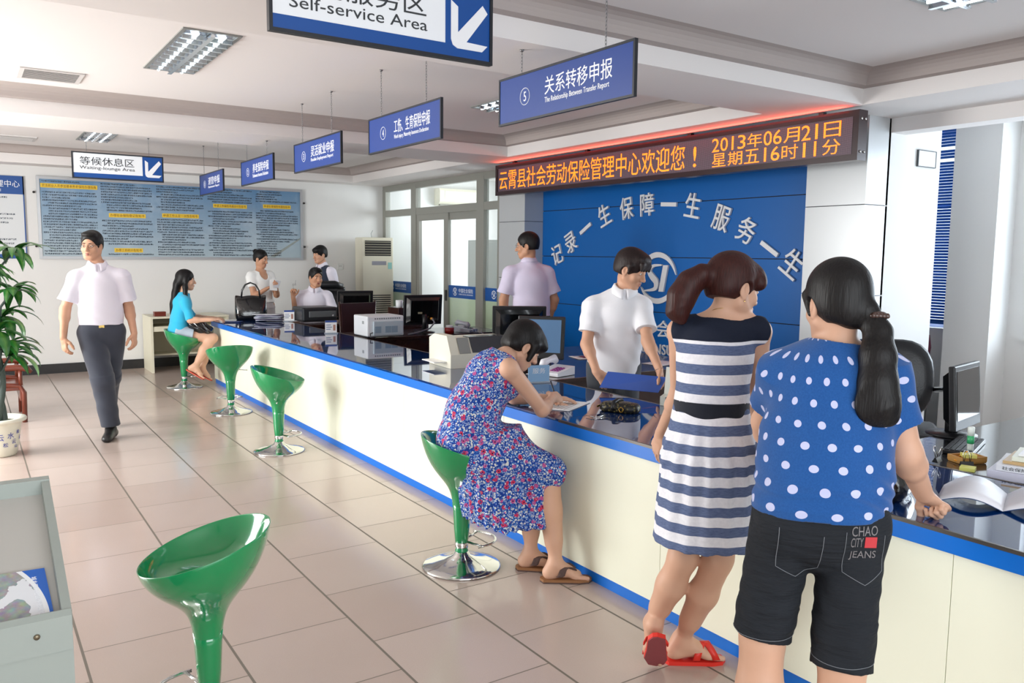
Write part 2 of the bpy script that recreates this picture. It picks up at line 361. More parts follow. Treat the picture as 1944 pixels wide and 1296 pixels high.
# ------------------------------------------------------------------ bar stools
greenm = mat('green_gloss_plastic', (0, 140, 80), .12, spec=.6, coat=.7); chrome = mat('chrome', (215, 215, 212), .09, 1.0); greend = mat('green_collar', (10, 140, 86), .2)
def bar_stool():
    t = thing('bar_stool', '', 'bar stool', (0, 0, 0), 0, 'green bar stools along the counter')
    n = 40
    # local +x is the high back of the bowl
    def ring(r, z, tilt, sx=.93): return [(r*sx*math.cos(2*PI*k/n), r*math.sin(2*PI*k/n), z+tilt*math.cos(2*PI*k/n)) for k in range(n)]
    out = [ring(.050, .325, 0), ring(.0535, .35, 0), ring(.061, .385, .0), ring(.077, .42, .002), ring(.108, .455, .007), ring(.155, .497, .018), ring(.193, .545, .034), ring(.216, .592, .05), ring(.227, .632, .06), ring(.226, .638, .062), ring(.222, .6375, .062),
           ring(.214, .618, .056), ring(.198, .58, .04), ring(.168, .545, .02), ring(.115, .522, .005), ring(.055, .515, -.003), ring(.004, .513, 0)]
    MB().grid([[o[k] for o in out] for k in range(n)], True).build('seat', greenm, t, sub=1)
    MB().lathe([(.03, .12), (.034, .13), (.04, .2), (.0455, .3), (.049, .34), (.03, .34)], 28).build('stem', greenm, t)
    MB().lathe([(.028, .075), (.033, .08), (.034, .085), (.03, .09), (.031, .095), (.026, .1), (.026, .12)], 24).build('collar', greend, t)
    MB().lathe([(.0275, .1), (.034, .103), (.034, .13), (.028, .132)], 24).build('chrome_ring', chrome, t)
    MB().lathe([(.0, .0), (.2, .0), (.203, .006), (.195, .012), (.15, .022), (.09, .038), (.045, .06), (.03, .085), (.0, .085)], 44).build('base', chrome, t)
    fr = [(.03, .028, .135), (.09, .11, .14)]+[(.155*math.cos(R(a))+.02, .13*math.sin(R(a)), .14) for a in range(70, -71, -14)]+[(.09, -.11, .14), (.03, -.028, .135)]
    fr = [(-x, y, z) for x, y, z in fr]
    MB().tube(fr, .0065, 8).build('footrest', chrome, t)
    MB().tube([(.0, .06, .43), (.0, .12, .425), (.0, .165, .418)], .0045, 8).build('height_lever', chrome, t)
    return t
st0 = bar_stool()
def place(o, loc, rz, label): o.location = loc; o.rotation_euler = (0, 0, rz); o['label'] = label; return o
spots = [((.622, 2.74, 0), R(-20), 'large green bar stool standing empty in the foreground beside the grey leaflet stand'),
         ((2.063, 3.52, 0), R(155), 'green bar stool under the writing woman in the floral dress'),
         ((2.055, 6.43, 0), R(158), 'empty green bar stool nearest the writing woman, its bowl tipping down to the right'),
         ((2.16, 8.25, 0), R(-95), 'empty green bar stool next to the seated girl, bowl seen level from behind'),
         ((2.11, 10.09, 0), R(165), 'green bar stool under the girl in the turquoise top at the far counter end')]
for i, (l, rz, lb) in enumerate(spots): place(st0 if i == 0 else dup(st0), l, rz, lb)
# ------------------------------------------------------------------ hanging signs
signblue = mat('sign_blue', (20, 58, 134), .4); signwhite = mat('sign_white', (236, 240, 244), .45); signdark = mat('sign_frame', (24, 28, 36), .4); letw = mat('white_lettering', (238, 240, 244), .5); letk = mat('dark_lettering', (46, 50, 54), .5); deepblue = mat('sign_deep_blue', (0, 72, 148), .4)
chainm = mat('grey_chain', (130, 130, 132), .35, .8)
def chain(mb, a, b, link=.022):
    a, b = Vector(a), Vector(b); n = max(2, int((b-a).length/(link*.75))); d = (b-a)/n
    for k in range(n):
        c = a+d*(k+.5); ax = Vector((1, 0, 0)) if k % 2 else Vector((0, 1, 0)); up = d.normalized()
        mb.tube([c+ax*(.0045*math.cos(q))+up*(link*.5*math.sin(q)) for q in [2*PI*i/8 for i in range(8)]], .0013, 5, True)
    return mb
def window_sign(no, zh, en, y0, y1, ztop, lab):
    yc = (y0+y1)/2; L = y1-y0; h = .245; t = thing('hanging_sign', lab, 'sign', (2.45, yc, ztop-h), 0, 'blue counter-window signs')
    MB().b2((-.006, -L/2+.008, .008), (.006, L/2-.008, h-.008)).build('board', signblue, t)
    f = MB().frame(0, (-.009, -L/2, 0), (.009, L/2, h), .011); f.build('frame', signdark, t)
    u, v = (0, -1, 0), (0, 0, 1)
    put_text(MB(), zh, (-.006, .13*L-.04+.02, .105), u, v, .51, .088, .0015).build('chinese_lettering', letw, t); put_text(MB(), en, (-.006, .13*L-.02, .06), u, v, .49, .034, .0015).build('english_lettering', letw, t)
    T = put_text(MB(), no, (-.006, L*.275+.008, .1), u, v, .022 if no != '1' else .012, .048, .0015)
    T.tube([(-.007, L*.275+.042*math.cos(q)-.003, .124+.042*math.sin(q)) for q in [2*PI*i/28 for i in range(28)]], .0018, 5, True)
    T.build('circled_number', letw, t)
    for s in (-1, 1):
        y = yc+s*L*.31; zt = 2.65 if (3.45 < y < 4.1 or 7.5 < y < 8.3) else 2.85
        chain(MB(), (0, s*L*.31, h-.002), (0, s*L*.31, zt-(ztop-h)-.006)).build('chain', chainm, t)
        MB().lathe([(.012, 0), (.012, -.006), (.004, -.012)], 10, (0, s*L*.31, zt-(ztop-h))).build('ceiling_hook', chainm, t)
window_sign('5', '关系转移申报', 'The Relationship Between Transfer Report', 2.715, 3.79, 2.53, 'largest blue hanging sign, numbered five, nearest the camera over the counter')
window_sign('4', '工伤、生育保险申报', 'Work injury, Maternity Insurance Declaration', 4.435, 5.497, 2.54, 'blue hanging sign numbered four, between sign three and sign five')
window_sign('3', '灵活就业申报', 'Flexible Employment Report', 6.01, 7.075, 2.527, 'blue hanging sign numbered three, middle one of the row of five')
window_sign('2', '养老保险申报', 'Endowment Insurance Declaration', 7.655, 8.71, 2.52, 'blue hanging sign numbered two, second farthest of the row')
window_sign('1', '退管申报', 'Retirement Report', 9.42, 10.487, 2.515, 'small blue hanging sign numbered one, farthest of the row in front of the notice board')
def area_sign(zh, en, x0, x1, y, z0, z1, lab, ctop):
    L = x1-x0; h = z1-z0; t = thing('direction_sign', lab, 'sign', (x0, y, z0), 0, 'white and blue direction signs')
    MB().b2((.008, -.008, .008), (L-.008, .008, h-.008)).build('board', deepblue, t)
    f = MB().frame(1, (0, -.014, 0), (L, .014, h), .013); f.build('frame', signdark, t)
    MB().b2((.014, -.0095, .062), (L*.762, .008, h-.012)).build('white_field', signwhite, t)
    u, v = (1, 0, 0), (0, 0, 1)
    put_text(MB(), zh, (L*.085, -.0095, h*.52), u, v, L*.585, h*.31, .0015).build('chinese_lettering', letk, t); put_text(MB(), en, (L*.08, -.0095, h*.33), u, v, L*.595, h*.155, .0015).build('english_lettering', letk, t)
    A = MB(); X = lambda p: (L*.79+p[0]*L*.185, p[1]*h*.66+h*.17)
    F = lambda a, b, w: (a, -.008-w, b)
    A.prism([X(p) for p in [(0, .18), (.05, .06), (.17, 0), (.85, 0), (1, .14), (.42, .16), (1, .84), (.86, 1), (.19, .34), (.19, .88), (0, 1)]], F, .0, .002); A.build('arrow', letw, t)
    for s in (.16, .84):
        chain(MB(), (L*s, 0, h-.002), (L*s, 0, ctop-z0-.004)).build('chain', chainm, t); MB().lathe([(.012, 0), (.012, -.006), (.004, -.012)], 10, (L*s, 0, ctop-z0)).build('ceiling_hook', chainm, t)
area_sign('自助服务区', 'Self-service Area', .94, 1.872, 2.97, 2.38, 2.66, 'white and blue self-service sign cut off by the top edge, nearest the camera', 2.85)
area_sign('等候休息区', 'Waiting-lounge Area', 1.02, 1.938, 10.0, 2.368, 2.652, 'white and blue waiting lounge sign hanging far back in front of the notice board', 2.85)
# ------------------------------------------------------------------ LED display
ledk = mat('led_case', (30, 18, 22), .45)
led = thing('led_display', 'long red-framed LED message board with glowing orange characters above the blue wall', 'display', (5.2, 5.8, 2.28))
Y0, Y1, HZ = -2.33, 2.33, .345
MB().b2((.012, Y0+.01, .01), (.095, Y1-.01, HZ-.01)).build('housing', ledk, led)
f = MB().frame(0, (0, Y0, 0), (.1, Y1, HZ), .044); f.build('frame', mat('led_frame', (44, 20, 24), .3), led)
def led_dots(name, c0, c1, e):
    m = mat(name, c0, .5); g = NT(m); v, (x, y, z) = g.xyz(); p = .0082
    a = g.m('SUBTRACT', g.m('FRACT', g.m('DIVIDE', y, p)), .5); b = g.m('SUBTRACT', g.m('FRACT', g.m('DIVIDE', z, p)), .5)
    d = g.m('LESS_THAN', g.m('ADD', g.m('MULTIPLY', a, a), g.m('MULTIPLY', b, b)), .14)
    g.color(g.mix(d, c0, c1))
    if e:
        g.set(g.b.inputs['Emission Color'], g.mix(d, (200, 40, 10), (255, 128, 26))); g.set(g.b.inputs['Emission Strength'], g.m('ADD', g.m('MULTIPLY', d, e), .25))
    return m
MB().b2((.006, Y0+.05, .042), (.012, Y1-.05, HZ-.042)).build('dot_matrix', led_dots('led_off', (52, 44, 54), (128, 104, 118), 0), led)
u, v = (0, -1, 0), (0, 0, 1); lon = led_dots('led_on', (255, 110, 20), (255, 150, 40), 3.2)
for s_, y_, z_, w_, h_ in (('云霄县社会劳动保险管理中心欢迎您', 2.25, .062, 2.93, .215), ('!', -.78, .075, .035, .17)):
    put_text(MB(), s_, (.0055, y_, z_), u, v, w_, h_, .001).build('glowing_text', lon, led)
for s_, z_ in (('2013年06月21日', .178), ('星期五16时11分', .056)):
    adv = 1.22/sum(1 if c > 'z' else .55 for c in s_); y_ = -.98
    for c in s_:
        a_ = adv*(1 if c > 'z' else .55); put_text(MB(), c, (.0055, y_-a_*.08-(a_*.3 if c == '1' else 0), z_), u, v, a_*(.86 if c != '1' else .22), .108, .001).build('glowing_character', lon, led); y_ -= a_
for z in (.06, .285):
    for x in (.03, .075): MB().cyl((x, Y0-.006, z), (x, Y0+.001, z), .009, None, 10).build('end_screw', chrome, led)
for y in (-2.0, -.7, .7, 2.0): MB().b2((.03, y-.02, HZ-.001), (.07, y+.02, .37)).build('hanger', ledk, led)
rl = bpy.data.lights.new('red_led_glow', 'AREA'); rl.shape = 'RECTANGLE'; rl.size = 4.5; rl.size_y = .03; rl.energy = 9; rl.color = (1, .08, .05)
ro = bpy.data.objects.new('red_led_glow', rl); COL.objects.link(ro); ro.parent = led; ro.location = (-.012, 0, HZ-.02); ro.rotation_euler = Vector((-.55, 0, 1)).to_track_quat('-Z', 'Y').to_euler()
# ------------------------------------------------------------------ raised lettering on the blue wall
letg = mat('silver_white_letters', (222, 222, 224), .4)
chars = '记录一生保障一生服务一生'
cyz = [(7.78, 1.607), (7.521, 1.748), (7.256, 1.9), (6.932, 2.042), (6.575, 2.101), (6.263, 2.126), (5.953, 2.112), (5.627, 2.088), (5.265, 1.956), (4.965, 1.839), (4.707, 1.675), (4.46, 1.55)]
rot = [20, 26, 30, 22, 8, 3, -3, -10, -18, -25, -32, -34]
where = ['first of the arched slogan, at its lower left end', 'second of the arched slogan', 'thin single stroke after the second slogan character', 'left one of its three repeats', 'first of the middle group, top left', 'second of the middle group, at the crown of the arch', 'single stroke just right of the crown', 'right of the crown, end of the middle group', 'first of the right group', 'second of the right group', 'single stroke low on the right', 'last, half behind the right silver pilaster']
names = {'一': 'single horizontal stroke'}
for i, (ch, (y, z), r) in enumerate(zip(chars, cyz, rot)):
    h = .235; w = .2 if ch != '一' else .215; hh = h if ch != '一' else .04
    t = MB(); a = R(r); u = Vector((0, -math.cos(a), math.sin(a))); v = Vector((0, math.sin(a), math.cos(a)))
    put_text(t, ch, -u*w/2-v*hh/2, u, v, w, hh, .022, 0, .008)
    o = t.build('raised_character', letg); o.location = (5.868, y, z)
    tag(o, 'raised silver character %s, %s' % (ch, where[i]), 'lettering', 'arched slogan characters')
e = MB(); emblem(e, 0, 0, .262, lambda a, b, w: (-w, -a, b), 0, .022); o = e.build('raised_emblem', letg); o.location = (5.868, 6.08, 1.38); tag(o, 'round raised silver emblem with slanted letters SI in the middle of the blue wall', 'emblem')
for i, ch in enumerate('中国社会保险'):
    t = MB(); put_text(t, ch, (0, .09, -.085), (0, -1, 0), (0, 0, 1), .18, .175, .02, 0, .008); o = t.build('raised_character', letg); o.location = (5.868, 6.79-.27*i, .865)
    tag(o, 'raised silver character %s in the row below the round emblem, %s' % (ch, ['leftmost', 'second from left', 'third', 'fourth', 'fifth', 'rightmost'][i]), 'lettering', 'name characters below the emblem')
t = MB(); put_text(t, 'SOCIAL INSURANCE', (0, .66, -.055), (0, -1, 0), (0, 0, 1), 1.32, .105, .014, 0, .01); o = t.build('raised_lettering', letg); o.location = (5.868, 6.02, .66); tag(o, 'raised silver SOCIAL INSURANCE lettering lowest on the blue wall', 'lettering')
# ------------------------------------------------------------------ notice boards on the back wall
def board_mat():
    m = mat('sky_blue_poster', (150, 178, 196), .35); g = NT(m); v, (x, y, z) = g.xyz()
    n = g.noise(v, 1.6, 5); f = g.m('ADD', g.m('MULTIPLY', z, .9), g.m('MULTIPLY', n, .45))
    c = g.mix(g.m('SUBTRACT', f, .15), (176, 192, 198), (92, 134, 172)); g.color(g.mix(g.m('MULTIPLY', g.m('SUBTRACT', g.noise(v, 3.1, 4), .5), 1.6), c, (196, 208, 214))); return m
def greek(name, ink, pitch):
    m = mat(name, ink, .6); g = NT(m); v, (x, y, z) = g.xyz()
    wn = g.n('ShaderNodeTexWhiteNoise'); g.set(wn.inputs['Vector'], g.vec(g.m('FLOOR', g.m('DIVIDE', x, pitch/4)), 0., g.m('FLOOR', g.m('DIVIDE', z, pitch/4))))
    fx = g.m('FRACT', g.m('DIVIDE', x, pitch)); k = g.m('MULTIPLY', g.m('GREATER_THAN', fx, .16), g.m('GREATER_THAN', wn.outputs['Value'], .34)); g.set(g.b.inputs['Alpha'], k); return m
silver = mat('silver_frame', (190, 192, 194), .35, .6); yellow = mat('yellow_heading', (232, 196, 60), .5); redk = mat('brown_heading_text', (120, 70, 20), .5); ink = greek('poster_ink', (64, 76, 88), .0235)
nb = thing('notice_board', 'wide pale blue notice board with five columns of small print and yellow headings', 'notice board', (.82, 12.08, 1.485)); PW, PH = 3.455, 1.045
MB().b2((.03, -.03, .03), (PW-.03, -.004, PH-.03)).build('poster', board_mat(), nb)
f = MB().frame(1, (0, -.04, 0), (PW, 0, PH), .035); f.build('frame', silver, nb)
heads = [[(0.93, '灵活就业人员参加基本养老保险办理指南', .62)], [(.58, '办理社会保险登记告知书', .42), (.12, '办理工资统计告知书', .32)], [(.6, '申请工伤认定一次性告知书', .45)], [(.76, '申请工伤保险待遇支付告知书', .44)], [(.78, '申请生育保险待遇告知书', .38)]]
bt = MB()
for c in range(5):
    xa = .06+c*.675; used = []
    for zc, s, w in heads[c]:
        x = xa+(.62-w)/2; hb = MB().b2((x-.015, -.0335, zc-.027), (x+w+.015, -.0305, zc+.027)).build('heading_bar', yellow, nb); put_text(MB(), s, (x, -.0335, zc-.018), (1, 0, 0), (0, 0, 1), w, .037, .001).build('heading_text', redk, hb); used.append(zc)
    z = .985; k = 0
    while z > .06:
        if all(abs(z-q) > .052 for q in used):
            l = .62*(random.choice([1, 1, .97, .98, .62, .45, .8]) if k % 3 else random.choice([.5, .7, 1])); ind = .06 if random.random() < .35 else 0
            if c == 4 and z < .25: l = .3
            bt.add([(xa+ind, -.0325, z-.0095), (xa+min(.62, ind+l), -.0325, z-.0095), (xa+min(.62, ind+l), -.0325, z+.0095), (xa+ind, -.0325, z+.0095)], [(0, 1, 2, 3)])
        z -= .034; k += 1
bt.build('small_print', ink, nb)
pen = MB(); pen.prism([(2.95, .045), (3.02, .04), (3.4, .3), (3.42, .34), (3.36, .3)], lambda a, b, w: (a, -.031-w, b), 0, .0015); pen.build('pen_picture', mat('poster_pen', (150, 158, 154), .4), nb)
for x, zs_ in ((-.03, (.16, .84)), (PW+.03, (.2, .85))):
    for z in zs_: MB().cyl((x, -.03, z), (x, 0, z), .014, None, 12).build('standoff_bolt', mat('bolt', (40, 36, 34), .4), nb)
n2 = thing('notice_board', 'white notice board with blue header cut off by the left edge', 'notice board', (-.6, 12.079, 1.487))
MB().b2((0, -.025, 0), (1.285, 0, 1.025)).build('panel', mat('notice_white', (212, 216, 218), .4), n2)
b = MB(); b.b2((0, -.028, .8), (1.285, -.024, 1.025)); b.b2((0, -.028, 0), (1.285, -.024, .055)); b.b2((1.272, -.028, 0), (1.285, -.024, 1.025)); b.build('blue_band', mat('notice_blue', (26, 76, 146), .4), n2)
t = MB(); put_text(t, '云霄县社会劳动保险管理中心', (.12, -.0285, .885), (1, 0, 0), (0, 0, 1), 1.12, .085, .001); put_text(t, '服务指南', (.82, -.0285, .83), (1, 0, 0), (0, 0, 1), .22, .035, .001); t.build('heading_text', letw, n2)
t = MB()
for i, z in enumerate(np.arange(.76, .1, -.052)):
    l = [1.1, .7, .95, .85, 1.18, 1.15][i % 6]; t.add([(.08, -.0255, z-.01), (l, -.0255, z-.01), (l, -.0255, z+.01), (.08, -.0255, z+.01)], [(0, 1, 2, 3)])
t.build('small_print', ink, n2)
# ------------------------------------------------------------------ ceiling lamps and vents
refl = mat('lamp_reflector', (225, 232, 238), .12, .9); tubem = mat('lamp_tube', (255, 255, 255), .3, emit=(240, 250, 255), estr=5); frm = mat('lamp_frame', (150, 152, 150), .4, .5)
def lamp(x, y, lab, L=1.2, w=.3, on=True, z=2.85):
    t = thing('ceiling_lamp', lab, 'ceiling lamp', (x, y, z), 0, 'recessed louvre lamps')
    MB().frame(2, (-w/2-.015, -L/2-.015, -.008), (w/2+.015, L/2+.015, 0), .022).build('frame', frm, t)
    MB().b2((-w/2, -L/2, -.0015), (w/2, L/2, -.0005)).build('backing', refl, t)
    lv = MB()
    for k in range(1, 10):
        y_ = -L/2+L*k/10; lv.prism([(-.012, -.03), (.012, -.03), (.002, -.006), (-.002, -.006)], lambda a, b, c: (c, y_+a, b+.001), -w/2+.008, w/2-.008)
    lv.prism([(-.014, -.031), (.014, -.031), (.004, -.006), (-.004, -.006)], lambda a, b, c: (a, c, b+.001), -L/2, L/2); lv.build('louvre', refl, t)
    tb = MB()
    for s in (-1, 1): tb.cyl((s*w*.25, -L/2+.03, -.014), (s*w*.25, L/2-.03, -.014), .009, None, 10)
    tb.build('tube', tubem, t); return t
lamp(1.257, 5.58, 'bright louvred ceiling lamp in the middle bay, left of the hanging signs')
lamp(1.3, 10.0, 'small-looking louvred ceiling lamp in the far bay above the waiting lounge sign')
lamp(3.83, 5.53, 'louvred ceiling lamp glowing red behind the sign numbered five')
lamp(4.02, 1.73, 'louvred ceiling lamp cut off by the top edge at the right')
slat = mat('vent_paint', (205, 202, 200), .7)
def vent(x, y, lab):
    t = thing('ceiling_vent', lab, 'air vent', (x, y, 2.85), 0, 'square ceiling vents'); w = .2; MB().frame(2, (-w, -w, -.01), (w, w, 0), .03).build('frame', slat, t)
    s = MB()
    for k in range(9):
        y_ = -w+.05+k*.037; s.box((0, y_, -.006), (2*w-.06, .026, .003), rotm(R(35)))
    s.build('slat', slat, t); MB().b2((-w+.03, -w+.03, -.002), (w-.03, w-.03, -.001)).build('opening', mat('vent_dark', (120, 116, 114), .9), t)
vent(.592, 6.88, 'square white vent on the middle bay ceiling at the upper left'); vent(.56, 10.9, 'small-looking vent on the far bay ceiling at the left edge')
# ------------------------------------------------------------------ furniture behind the counter
darkwood = mat('dark_brown_wood', (52, 30, 24), .25, coat=.3, var=.3, vscale=6); blackp = mat('black_plastic', (22, 23, 26), .35); blackg = mat('black_gloss', (10, 11, 13), .12, coat=.4); leather = mat('black_leather', (26, 28, 32), .38, bump=(90, .12)); greyp = mat('grey_plastic', (150, 156, 158), .4)
def desk(lab, x0, x1, y0, y1, h=.745):
    t = thing('office_desk', lab, 'desk', ((x0+x1)/2, (y0+y1)/2, 0), 0, 'dark office desks behind the counter'); w, d = (x1-x0)/2, (y1-y0)/2
    MB().b2((-w, -d, h-.03), (w, d, h), .004).build('desktop', darkwood, t)
    MB().b2((-w+.05, -d+.03, .06), (w-.05, -d+.05, h-.03)).build('modesty_panel', darkwood, t)
    for s in (-1, 1): MB().b2((s*(w-.03)-.02, -d+.02, 0), (s*(w-.03)+.02, d-.02, h-.03)).build('side_panel', darkwood, t)
    return t
desk('dark brown desk with two black monitors behind the counter', 3.27, 5.05, 7.62, 8.35)
desk('dark brown desk behind the clerk in the white polo shirt', 3.28, 5.0, 4.46, 6.05)
desk('dark brown desk of the seated man in the white shirt', 3.28, 4.95, 9.35, 9.95)
dr_ = desk('black topped desk at the right under the monitor and stationery', 3.28, 4.95, .5, 2.1)
for c in dr_.children:
    if c.name.startswith('desktop'): c.data.materials[0] = mat('black_desk_top', (26, 28, 32), .12, coat=.4)
def monitor(lab, loc, rz, w=.46, h=.36, front=blackg, tilt=6, back=True, base_z=.09, screen=None):
    """screen faces local -y"""
    t = thing('computer_monitor', lab, 'monitor', loc, rz, 'computer monitors'); r = rotm(R(-tilt)); c = Vector((0, 0, base_z+h/2))
    P = lambda v: r @ Vector(v)+c
    m = MB().box((0, .0, 0), (w, .03, h), None, .006); m.v = [tuple(P(v)) for v in m.v]; m.build('casing', blackp, t)
    m = MB(); a, b, d0, d1 = w*.36, h*.33, .015, .055; o = len(m.v)
    m.add([(-w*.44, d0, -h*.42), (w*.44, d0, -h*.42), (w*.44, d0, h*.42), (-w*.44, d0, h*.42), (-a, d1, -b), (a, d1, -b), (a, d1, b), (-a, d1, b)], [(0, 1, 5, 4), (1, 2, 6, 5), (2, 3, 7, 6), (3, 0, 4, 7), (4, 5, 6, 7), (3, 2, 1, 0)])
    m.v = [tuple(P(v)) for v in m.v]; m.build('back_shell', blackg, t)
    m = MB().box((0, -.0155, .012), (w-.05, .003, h-.075)); m.v = [tuple(P(v)) for v in m.v]; m.build('screen', screen or mat('dark_screen', (16, 20, 26), .08, coat=.3), t)
    m = MB().box((w*.12, .058, -h*.08), (.05, .003, .02)); m.v = [tuple(P(v)) for v in m.v]; m.build('rating_label', mat('label_grey', (150, 146, 120), .5), t)
    MB().tube([(0, .05, .012), (0, .055, base_z+.04), (0, .05, base_z+h*.35)], [.03, .026, .03], 10).build('stand', blackp, t)
    MB().lathe([(.02, 0), (.115, 0), (.115, .008), (.03, .016)], 28, (0, .05, 0)).build('base', blackp, t)
    return t
m2 = monitor('black monitor seen from behind beside the white printer, orange plug at its back', (4.17, 7.98, .745), R(176), .45, .33, base_z=.08)
MB().tube([(-.07, .1, .15), (-.08, .14, .11), (-.02, .15, .05), (.15, .2, .014), (.3, .31, .012)], .009, 8).build('grey_cable', mat('cable_grey', (120, 122, 130), .5), m2)
MB().cyl((-.07, .062, .15), (-.07, .1, .15), .013, None, 10).build('orange_plug', mat('orange_plug', (226, 150, 40), .4), m2)
monitor('black monitor seen from behind in front of the black executive chair', (4.04, 9.54, .745), R(172), .45, .32, base_z=.07)
mA = monitor('large black monitor seen from behind, left of the blue-lit screen', (3.76, 5.5, .745), R(150), .44, .34, base_z=.1)
monitor('monitor with a blue-grey screen behind the writing woman', (3.57, 4.93, .745), R(-50), .36, .32, base_z=.08, tilt=8, screen=mat('lit_screen', (70, 98, 130), .15, emit=(90, 130, 170), estr=.28))
monitor('black flat monitor with its screen showing, on the desk at the right edge', (4.0, 2.02, .745), R(10), .36, .31, tilt=4, base_z=.045)
# printers
whitep = mat('white_plastic', (222, 226, 230), .4); blacks = mat('slot_dark', (30, 30, 34), .6)
t = thing('printer', 'white laser printer with grey rear tray on the counter back edge', 'printer', (3.48, 7.62, .769), 0)
MB().b2((-.2, -.17, .008), (.2, .17, .21), .012).build('body', whitep, t)
MB().b2((-.14, -.19, .02), (.18, -.168, .16), .006).build('rear_tray', mat('tray_grey', (176, 190, 200), .3), t)
for x in (-.09, .02, .09): MB().b2((x-.035, -.1925, .045), (x+.03, -.1895, .11)).build('tray_window', mat('tray_blue', (130, 152, 170), .3), t)
v = MB()
for k in range(12): v.b2((-.12+k*.024, -.1715, .178), (-.106+k*.024, -.1695, .192))
v.build('vent_slots', mat('slot_grey', (120, 124, 130), .6), t); MB().b2((-.202, -.09, .13), (-.199, -.05, .16)).build('badge', greyp, t)
MB().tube([(-.15, -.19, .05), (-.19, -.22, .045), (-.2, -.25, .01), (-.15, -.26, .004)], .005, 8).build('power_cable', blackp, t); MB().b2((-.19, -.15, 0), (.19, .15, .009)).build('feet', blackp, t)
t = thing('printer', 'black printer in front of the seated man in the white shirt', 'printer', (3.56, 9.66, .769), 0)
MB().b2((-.22, -.19, .006), (.22, .19, .175), .02).build('body', mat('printer_black', (36, 38, 42), .35), t); MB().b2((-.14, -.2, .055), (.2, -.188, .13), .006).build('paper_slot', mat('slot_panel', (92, 96, 98), .35), t); MB().lathe([(.012, 0), (.01, .004)], 14).xf(Matrix.Translation((.16, -.2, .072)) @ Matrix.Rotation(PI/2, 4, 'X')).build('lock', silver, t); MB().b2((-.2, -.17, 0), (.2, .17, .007)).build('feet', blackp, t)
t = thing('dot_matrix_printer', 'cream dot matrix printer with grey control panel behind the writing woman', 'printer', (3.16, 5.3, .769), R(-4))
pc = mat('cream_plastic', (226, 222, 204), .42)
MB().prism([(-.19, 0), (.19, 0), (.19, .2), (.1, .235), (-.12, .235), (-.19, .1)], lambda a, b, w: (w, a, b), -.24, -.17).build('left_end_cover', pc, t)
MB().prism([(-.19, 0), (.19, 0), (.19, .19), (.1, .215), (-.12, .215), (-.19, .1)], lambda a, b, w: (w, a, b), -.17, .26).build('body', pc, t)
MB().prism([(-.185, .107), (-.125, .219), (-.02, .219), (-.02, .21), (-.12, .2)], lambda a, b, w: (w, a-.003, b+.003), -.06, .24).build('smoke_cover', mat('smoke_cover', (60, 62, 68), .2), t)
MB().prism([(-.188, .108), (-.128, .218), (-.125, .215), (-.185, .105)], lambda a, b, w: (w, a-.004, b+.002), -.165, -.075).build('control_panel', mat('panel_grey', (140, 142, 138), .5), t)
MB().b2((-.34, -.12, .04), (-.24, .1, .046)).build('paper', mat('paper_white', (240, 240, 240), .7), t)
# name plates
def nameplate(loc, rz, lab):
    t = thing('name_plate', lab, 'name plate', loc, rz, 'acrylic name plates on the counter')
    MB().b2((-.06, -.002, .01), (.06, .002, .135)).build('card', mat('paper_white', (240, 240, 240), .7), t); MB().b2((-.06, -.0035, .115), (.06, -.0015, .135)).build('blue_header', signblue, t)
    MB().b2((.022, -.0035, .03), (.045, -.0018, .09)).build('portrait', mat('portrait_tone', (176, 128, 112), .6), t); MB().b2((-.065, -.035, 0), (.065, .035, .01), .002).build('acrylic_foot', mat('acrylic', (200, 214, 226), .1, alpha=.6), t)
    z = .092
    for l in (.05, .06, .045): MB().b2((-.05, -.0035, z-.007), (-.05+l, -.0018, z)).build('print_line', mat('print_blue', (90, 110, 150), .6), t); z -= .022
nameplate((3.255, 9.7, .768), R(-12), 'small white name plate beside the black printer')
nameplate((3.14, 8.05, .768), R(-12), 'small white name plate left of the white printer')
t = thing('name_plate', 'light blue clear name plate in front of the white telephone', 'name plate', (3.1, 4.3, .768), R(-12), 'acrylic name plates on the counter')
MB().b2((-.075, -.002, .008), (.075, .002, .115)).build('card', mat('pale_blue_card', (150, 190, 226), .3, emit=(150, 190, 226), estr=.0), t); put_text(MB(), '服务', (-.045, -.002, .06), (1, 0, 0), (0, 0, 1), .09, .036, .001).build('lettering', letw, t); MB().b2((-.078, -.035, 0), (.078, .035, .008), .002).build('acrylic_foot', mat('acrylic', (200, 214, 226), .1, alpha=.6), t)
# telephones
def phone(loc, rz, lab, m, accent):
    t = thing('telephone', lab, 'telephone', loc, rz, 'desk telephones')
    MB().prism([(-.1, 0), (.1, 0), (.1, .06), (-.1, .025)], lambda a, b, w: (w, a, b), -.09, .09).build('base', m, t)
    MB().tube([(-.07, -.08, .065), (-.07, -.06, .085), (-.07, 0, .098), (-.07, .06, .105), (-.07, .085, .08)], [.022, .03, .02, .03, .022], 12).build('handset', m, t)
    k = MB()
    for i in range(3):
        for j in range(4): k.box((.0+i*.026, -.055+j*.024, .045+(-.055+j*.024+.0)*.175), (.016, .013, .008), rotm(R(10)))
    k.build('keypad', accent, t)
    MB().tube([(-.07+.018*math.cos(q*2.2), -.09-.012*q, .03+.012*math.sin(q*2.2)-.0016*q) for q in np.arange(0, 14, .3)], .003, 5).build('coiled_cord', m, t)
    return t
phone((4.6, 7.78, .7485), R(30), 'grey telephone at the right end of the far desk', mat('phone_grey', (168, 170, 182), .4), mat('key_dark', (80, 82, 92), .5))
phone((3.5, 4.64, .7485), R(-75), 'white telephone with purple keys in front of the writing woman', mat('phone_white', (226, 226, 232), .35), mat('key_purple', (132, 40, 120), .5))
